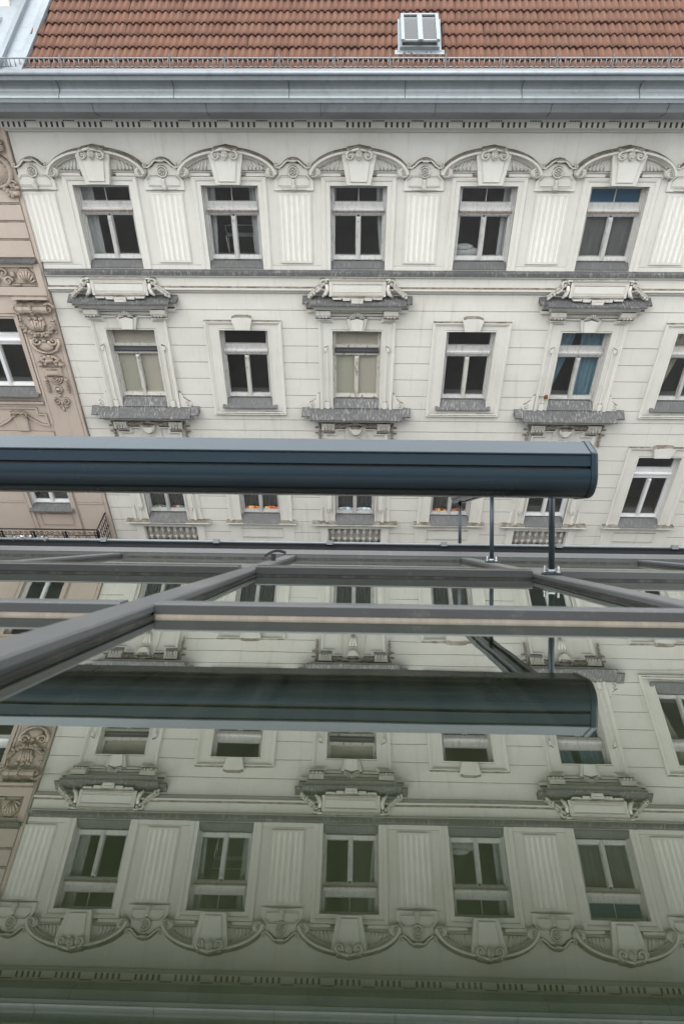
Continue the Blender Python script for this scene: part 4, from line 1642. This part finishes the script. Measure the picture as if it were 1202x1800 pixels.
# ------------------------------------------------------------------ things in the windows opposite
def hang(name, mat, label, cat, x, xa, xb, zt, zb, p=-.32, amp=.02, per=.11, pull=None, group=None, key=None, seed=1):
    """a hanging cloth with folds; pull = x shift of the two sides at the foot"""
    rnd = random.Random(seed)
    ph = rnd.uniform(0, 6)

    def bd(b):
        nx = max(8, int((xb - xa) / per * 8))
        rows = []
        for j in range(9):
            v_ = j / 8
            z = Zr(zt + (zb - zt) * v_)
            fa, fb = (0, 0) if pull is None else pull
            sh = v_ ** 1.4
            row = []
            for i in range(nx + 1):
                u = i / nx
                xx = (xa + fa * sh) * (1 - u) + (xb + fb * sh) * u
                row.append(b.vert(xx, amp * sin(2 * pi * u * (xb - xa) / per + ph) * (.6 + .4 * v_) + amp * .4 * sin(u * 23 + ph * 2), z - CZ))
            rows.append(row)
        for a, c2 in zip(rows, rows[1:]):
            for i in range(nx):
                b.face([a[i], a[i + 1], c2[i + 1], c2[i]], True)
    ob_ = put(name, None, mat, bd, (X0 + x, FY - p, CZ), key)
    return tag(ob_, label, cat, group)


A, B, C, D, E, F_ = [k_ * S for k_ in (-2, -1, 0, 1, 2, 3)]
hang('curtain', 'cloth_net', 'pale net curtain drawn to the left in the leftmost top-floor window', 'curtain', A, -.55, -.30, -3.4, -4.95, seed=2)
hang('curtain', 'cloth_net', 'pale curtain at the left jamb of the top-floor window with the drying rack', 'curtain', B, -.55, -.36, -3.4, -4.95, pull=(0, -.08), seed=3)
hang('curtain', 'cloth_net', 'pale curtain at the right jamb of the top-floor window with the drying rack', 'curtain', B, .34, .56, -3.4, -4.95, pull=(.05, 0), seed=4)
hang('curtain', 'cloth_net', 'thin pale curtain gathered at the right of the middle top-floor window', 'curtain', C, .36, .56, -3.4, -4.95, pull=(.12, 0), seed=5)
hang('curtain', 'cloth_net', 'thin pale curtain strip at the left of the middle top-floor window', 'curtain', C, -.56, -.46, -3.4, -4.95, pull=(0, -.05), seed=15)
hang('curtain', 'cloth_net', 'pale curtain at the right of the top-floor window left of the blue blind', 'curtain', D, .38, .56, -3.4, -4.95, seed=6)
hang('roller_blind', 'cloth_deep_blue', 'deep blue roller blind filling the upper pane of a top-floor window', 'blind', E, -.55, .55, -3.36, -3.74, p=-.235, amp=.003, per=.9, seed=7)
hang('net_curtain', 'cloth_net_grey', 'grey net curtain behind both lower panes under the blue blind', 'curtain', E, -.56, .56, -3.78, -5.0, p=-.26, amp=.008, per=.12, seed=8)
hang('curtain', 'cloth_blue', 'light blue curtain swept to the left side of its window under the rightmost pediment', 'curtain', E, -.56, -.12, -6.42, -8.3, pull=(0, -.42), seed=9)
hang('curtain', 'cloth_blue', 'light blue curtain hanging straight in the right half of the window under the rightmost pediment', 'curtain', E, .02, .56, -6.42, -8.3, pull=(.03, 0), seed=10)
hang('curtain', 'cloth_beige', 'beige curtain drawn left in the window cut by the right picture edge', 'curtain', F_, -.56, -.10, -6.42, -8.3, pull=(0, -.40), seed=11)
for xx, nm, sd_ in ((A, 'dark pleated net curtain above the red and blue cushion', 21), (B, 'dark pleated net curtain above the orange cushion', 22), (C, 'dark pleated net curtain above the pale blue cushion', 23), (D, 'dark pleated net curtain above the red and yellow cushion', 24)):
    hang('net_curtain', 'cloth_net_grey', nm, 'curtain', xx, -.545, .545, -9.8, -11.75, p=-.33, amp=.022, per=.075, group='net curtains of the lower storey', seed=sd_)
for xx, mt, lb in ((A, 'cushion_red_blue', 'red, blue and green patterned draught cushion on a window sill'), (B, 'cushion_orange', 'orange patterned draught cushion on a window sill'), (C, 'cushion_blue', 'pale blue patterned draught cushion on a window sill'), (D, 'cushion_red_yellow', 'dark red and yellow patterned draught cushion on a window sill')):
    ob = put('draught_cushion', None, mt, lambda b: [b.ball(sx_, .0, .065, .245, .05, .075, 12, 7) for sx_ in (-.25, .25)], (X0 + xx, FY + .245, Zr(-11.85)), ('cush', mt))
    tag(ob, lb, 'cushion', 'draught cushions between the window panes')


def blind(xc, label):
    ob_ = empty('slatted_blind', (X0 + xc, FY + .225, Zr(-8.22)))
    tag(ob_, label, 'blind', 'beige slatted blinds')
    for j in range(46):
        z = .04 + j * .0395
        for s_, m_ in ((-1, 'blind_green_grey'), (1, 'blind_beige')):
            mm_ = m_ if j < 31 else 'blind_beige'
            put('slat', ob_, mm_, lambda b: b.extr([(-.006, -.019), (.009, -.023), (.012, -.021), (-.003, .019), (-.006, .019)], .0, .53), (0 if s_ > 0 else -.535, 0, z), ('slat', mm_))


blind(A, 'closed beige slatted blind in the leftmost middle-storey window')
blind(C, 'closed beige slatted blind in the central middle-storey window')

ob = put('striped_towel', None, 'towel_striped', lambda b: b.extr([(-.04, .0), (.03, .0), (.035, .03), (.02, .075), (-.02, .08), (-.04, .05)], -.46, .46), (X0 + E, FY + .235, Zr(-4.86)))
tag(ob, 'striped towel lying along the foot of the window with the blue blind', 'towel')


def rack(b):
    for z in (0, .2):
        for i in range(5):
            b.tube([(-.3, -.12 + .06 * i, .35 + z * .0 + .002 * i), (.3, -.12 + .06 * i, .35)], .006, 5)
    for s_ in (-1, 1):
        b.tube([(s_ * .3, -.14, .35), (s_ * .3, .14, .35)], .008, 5)
        b.tube([(s_ * .3, -.14, .35), (s_ * .27, .14, -.45)], .008, 5)
        b.tube([(s_ * .3, .14, .35), (s_ * .27, -.14, -.45)], .008, 5)
        b.tube([(s_ * .3, .0, .35), (s_ * .33, -.0, .55)], .007, 5)
    b.tube([(-.33, 0, .55), (.33, 0, .55)], .007, 5)


ob = put('drying_rack', None, 'paint_fresh', rack, (X0 + B + .02, FY + .72, Zr(-4.87)))
tag(ob, 'white wire drying rack standing behind a top-floor window', 'drying rack')
# something to stand on, inside the room
# bedding
ob = put('pillow', None, 'cloth_net', lambda b: (b.ball(0, 0, .09, .32, .14, .12, 12, 7), b.ball(-.05, .02, .20, .22, .1, .08, 10, 6)), (X0 + D - .26, FY + .46, Zr(-4.88)))
tag(ob, 'white pillow behind the left pane of the top-floor window next to the blue blind', 'pillow')

# ------------------------------------------------------------------ our own house and its sloping glass roof
TAU = rad(40.22)
HC = .18                        # camera above the glass
ed = Vector((0, cos(TAU), -sin(TAU)))
en = Vector((0, sin(TAU), cos(TAU)))
G0 = Vector((0, 0, CZ)) - en * HC
RP = 1.2525                     # rafter spacing
RX = [.7925 + k_ * RP for k_ in range(-4, 4)]
RW = .0372                      # half width of a rafter
DTOP, DEAVE = -.30, 4.98
GR = empty('glass_roof', G0, (-TAU, 0, 0))
tag(GR, 'sloping glass roof with grey metal rafters below the camera, mirroring the house opposite', 'glass roof')


def rafter(b):
    pr = [(-RW + .006, .0), (-RW + .006, .010), (-RW, .012), (-RW, .0235), (-RW + .004, .027), (RW - .004, .027), (RW, .0235), (RW, .012), (RW - .006, .010), (RW - .006, .0)]
    a = [b.vert(x, DTOP, z) for x, z in pr]
    c2 = [b.vert(x, DEAVE - .06, z) for x, z in pr]
    n = len(pr)
    for k_ in range(n):
        b.face([a[k_ - 1], a[k_], c2[k_], c2[k_ - 1]])
    b.face(a)
    b.face(c2[::-1])


for x in RX:
    rf = put('rafter', GR, 'aluminium', rafter, (x, 0, 0), 'raft', sg=1)
    put('gasket', rf, 'gasket', lambda b: (b.box(-RW - .004, -RW + .005, DTOP, 4.9, -.002, .004), b.box(RW - .005, RW + .004, DTOP, 4.9, -.002, .004)), key='rgask', sg=1)
BARS = [(1.445, .06, .030), (2.92, .08, .040)]
EDGE = [DTOP, 1.445, 1.505, 2.92, 3.0, 4.90]
for xa, xb in zip(RX, RX[1:]):
    xm = (xa + xb) / 2
    L = RP / 2 - RW
    for d0, wd, ht in BARS:
        gb = put('glazing_bar', GR, 'aluminium', lambda b: b.extr([(d0 + .006, 0), (d0, .008), (d0, ht - .004), (d0 + .004, ht), (d0 + wd - .004, ht), (d0 + wd, ht - .004), (d0 + wd, .0)], -L, L), (xm, 0, 0), ('bar', d0), sg=1)
        put('sealant', gb, 'sealant' if d0 < 2 else 'gasket', lambda b: b.extr([(d0 - .010, -.001), (d0 + .003, .008), (d0 + .008, -.001)], -L, L), key=('seal', d0), sg=1)
        if d0 > 2:
            put('cap_joint', gb, 'sealant', lambda b: b.box(-L, L, d0 + wd * .45, d0 + wd * .70, ht - .002, ht + .004), key=('cj', d0), sg=1)
    for d0, d1 in ((DTOP, 1.445), (1.505, 2.92), (3.0, 4.90)):
        def pane(b, d0=d0, d1=d1):
            ids = [b.vert(x, y, z) for z in (-.028, 0) for x, y in ((-L - .012, d0 - .012), (L + .012, d0 - .012), (L + .012, d1 + .012), (-L - .012, d1 + .012))]
            b.cur = 0
            b.face(ids[4:])
            b.cur = 1
            b.face(ids[:4][::-1])
            for k_ in range(4):
                b.face([ids[k_], ids[(k_ + 1) % 4], ids[4 + (k_ + 1) % 4], ids[4 + k_]])
        put('glass_pane', GR, ['roof_glazing', 'glass_body'], pane, (xm, 0, 0), ('gp', d0), sg=1)


def eave_bar(b):
    b.extr([(4.90, 0), (4.895, .030), (4.893, .036), (4.905, .062), (4.92, .068), (5.0, .060), (5.02, .03), (5.02, -.05), (4.90, -.05)], RX[0] - .1, RX[-1] + .1)


put('eaves_bar', GR, 'aluminium', eave_bar, sg=1)
put('eaves_gasket', GR, 'gasket', lambda b: b.extr([(4.885, -.001), (4.897, .010), (4.902, -.001)], RX[0], RX[-1]), sg=1)
OUT = (cos(TAU), sin(TAU))
DWN = (sin(TAU), -cos(TAU))


def gpt(o_, dn):
    return (5.0 + o_ * OUT[0] + dn * DWN[0], -.017 + o_ * OUT[1] + dn * DWN[1])


def gutter(b):
    ring = []
    for i in range(13):
        a = pi * i / 12
        ring.append(gpt(.115 + .10 * cos(a), .015 + .10 * sin(a)))
    for i in range(12, -1, -1):
        a = pi * i / 12
        ring.append(gpt(.115 + .094 * cos(a), .015 + .094 * sin(a)))
    b.extr(ring, -6, 7)


gt = put('gutter', GR, 'zinc_dark', gutter, sg=1)
put('gutter_rim', gt, 'zinc', lambda b: b.tube([(-6, *gpt(.217, .012)), (7, *gpt(.217, .012))], .011, 8), sg=1)
for i in range(14):
    put('gutter_clip', gt, 'zinc', lambda b: b.box(-.022, .022, gpt(.217, 0)[0] - .016, gpt(.217, 0)[0] + .016, gpt(.217, 0)[1] - .02, gpt(.217, 0)[1] + .012), (-5.3 + i * .86 - .05, 0, 0), 'clip', sg=1)


def hook(b):
    pts = [(-.005 + .11 * u, 3.86 + .05 * u, .03 + .045 * sin(pi * min(1, .12 + u * .62))) for u in [i / 8 for i in range(9)]]
    rows = []
    for (x, y, z) in pts:
        rows.append([b.vert(x, y, z), b.vert(x, y + .08, z), b.vert(x, y + .08, z + .014), b.vert(x, y, z + .014)])
    for a, c2 in zip(rows, rows[1:]):
        for k_ in range(4):
            b.face([a[k_ - 1], a[k_], c2[k_], c2[k_ - 1]])
    b.face(rows[0])
    b.face(rows[-1][::-1])
    b.box(.03, .055, 3.87, 3.90, .025, .066)


put('safety_hook', GR, 'gasket', hook, (RX[3] - .045, 0, 0), sg=1)

# crumpled foil tape round the gutter at the left
def foil(b):
    rnd = random.Random(9)
    g_ = gpt(.217, .0)
    for i in range(46):
        x = -2.62 + .30 * rnd.random()
        r_ = rnd.uniform(.006, .015)
        c0 = Vector((x, g_[0] + rnd.uniform(-.02, .012), g_[1] + rnd.uniform(-.022, .016)))
        q = [b.vert(*(c0 + Vector((rnd.uniform(-1, 1), rnd.uniform(-1, 1), rnd.uniform(-1, 1))) * r_)) for _ in range(4)]
        for f_ in ((0, 1, 2), (0, 2, 3), (0, 3, 1), (1, 3, 2)):
            b.face([q[k_] for k_ in f_])


ob = put('foil_tape', None, 'foil', foil, G0, sg=1)
ob.rotation_euler = (-TAU, 0, 0)
tag(ob, 'crumpled silver foil tape wrapped on the gutter rim at the left', 'foil tape')

# ------------------------------------------------------------------ awning
AW = empty('awning', G0, (-TAU, 0, 0))
tag(AW, 'closed dark slate blue awning cassette on thin posts above the glass roof', 'awning')
XL, XR = -2.95, .822


ARC = [(2.485 - .085 * cos(a), .405 - .08 * sin(a)) for a in [pi / 2 * i / 12 for i in range(13)]]


def prof(k_=1.0):
    P = [(2.4, .419), *ARC, (2.60, .328), (2.64, .36), (2.645, .49), (2.63, .525), (2.56, .5315), (2.50, .5305), (2.48, .5285), (2.404, .479), (2.3985, .4755), (2.3985, .4715), (2.403, .468), (2.403, .431), (2.415, .431), (2.415, .419)]
    cx, cz = 2.52, .43
    return [(cx + (a - cx) * k_, cz + (c_ - cz) * k_) for a, c_ in P]


cs = put('cassette', AW, 'awning_paint', lambda b: b.extr(prof(), XL, XR - .0), sg=1)
put('slot', cs, 'awning_slot', lambda b: b.box(XL, XR - .03, 2.412, 2.420, .4195, .4305), sg=1)


def endcap(b, s_):
    x0 = XR if s_ > 0 else XL
    P = [(2.397, .43), *[(a - .003, c_ - .003) for a, c_ in ARC], (2.60, .325), (2.643, .36), (2.648, .49), (2.632, .528), (2.56, .5345), (2.50, .5335), (2.478, .5315), (2.402, .482), (2.397, .476)]
    rings = []
    for dx, k_ in ((.001, 1.0), (.016, 1.0), (.024, .97), (.028, .9)):
        rings.append([b.vert(x0 + s_ * dx, 2.52 + (a - 2.52) * k_, .43 + (c_ - .43) * k_) for a, c_ in P])
    n = len(P)
    for a, c2 in zip(rings, rings[1:]):
        for q in range(n):
            b.face([a[q - 1], a[q], c2[q], c2[q - 1]])
    b.face(rings[-1])
    b.face(rings[0][::-1])


sides('end_cap', AW, 'awning_paint', endcap, 'ecap', 1)
for x in (RX[3] + RP + .0075, RX[1] - .0):
    put('guide_rail', AW, 'awning_paint', lambda b: [b.box(xa, xb, 2.60, 5.36, za, zb) for xa, xb, za, zb in ((-.042, .042, .452, .495), (-.042, -.014, .438, .4515), (.014, .042, .438, .4515), (-.054, -.0425, .465, .495), (.0425, .054, .465, .495))], (x, 0, 0), 'grail', sg=1)
    for d_ in (2.80, 4.02, 5.24):
        ps = put('post', AW, 'steel_dark', lambda b: b.tube([(0, 0, .03), (0, 0, .452)], .0125, 12), (x, d_, 0), 'post', sg=1)
        put('foot_plate', ps, 'steel_dark', lambda b: b.box(-.034, .034, -.03, .03, .0275, .034), key='fplate', sg=1)
        for sx in (-1, 1):
            put('bolt', ps, 'steel_bright', lambda b: (b.lathe(0, 0, [(.009, .034), (.009, .042), (.0055, .043), (.0055, .062), (.003, .064)], 6)), (sx * .022, -.016 * sx, 0), 'bolt', sg=1)
        put('collar', ps, 'steel_bright', lambda b: b.lathe(0, 0, [(.016, .034), (.016, .046), (.013, .05)], 12), key='collar', sg=1)

# ------------------------------------------------------------------ the house we stand on
OB = empty('glass_roofed_house', (0, 0, 0))
tag(OB, 'house under the glass roof, its attic room seen dimly through the panes', 'building')
eave = G0 + ed * 4.98
topp = G0 + ed * DTOP
gx0, gx1 = RX[0], RX[-1]


def ownwall(b):
    b.box(-30, 30, eave.y - .35, eave.y - .02, -.1, eave.z - .12)
    for xa, xb in ((-30, gx0 - .05), (gx1 + .05, 30)):
        p0 = G0 + ed * 5.0 - en * .06
        p1 = G0 + ed * (DTOP) - en * .06
        b.face([b.vert(xa, p0.y, p0.z), b.vert(xb, p0.y, p0.z), b.vert(xb, p1.y, p1.z), b.vert(xa, p1.y, p1.z)])


put('front_wall', OB, 'own_stucco', ownwall, sg=1)


def added_upper_storey(b):  # unseen storey behind the camera, added to darken what the awning mirrors
    y1 = topp.y - .01
    b.box(-30, 30, -12, y1, topp.z - .25, CZ + 2.5)
    for k_ in range(-22, 23):
        b.box(k_ * .6 - .012, k_ * .6 + .012, y1 - .01, y1 + .03, topp.z - .02, CZ + 2.5)
    b.box(-30, 30, -12.2, y1 + .25, CZ + 2.5, CZ + 2.62)


put('added_upper_storey', OB, 'cladding', added_upper_storey, sg=1)
FZ = eave.z - .75


def room(b):
    x0, x1, y0, y1 = gx0 - .3, gx1 + .3, -3.2, eave.y - .36
    z1 = topp.z - .26
    for q in (((x0, y0, FZ), (x1, y0, FZ), (x1, y0, z1), (x0, y0, z1)), ((x0, y0, FZ), (x0, y1, FZ), (x0, y1, z1), (x0, y0, z1)), ((x1, y0, FZ), (x1, y1, FZ), (x1, y1, z1), (x1, y0, z1))):
        b.face([b.vert(*v_) for v_ in q])


put('room_wall', OB, 'interior_wall', room, sg=1)
put('room_floor', OB, 'floor_boards', lambda b: b.box(gx0 - .3, gx1 + .3, -3.2, eave.y - .36, FZ - .2, FZ), sg=1)
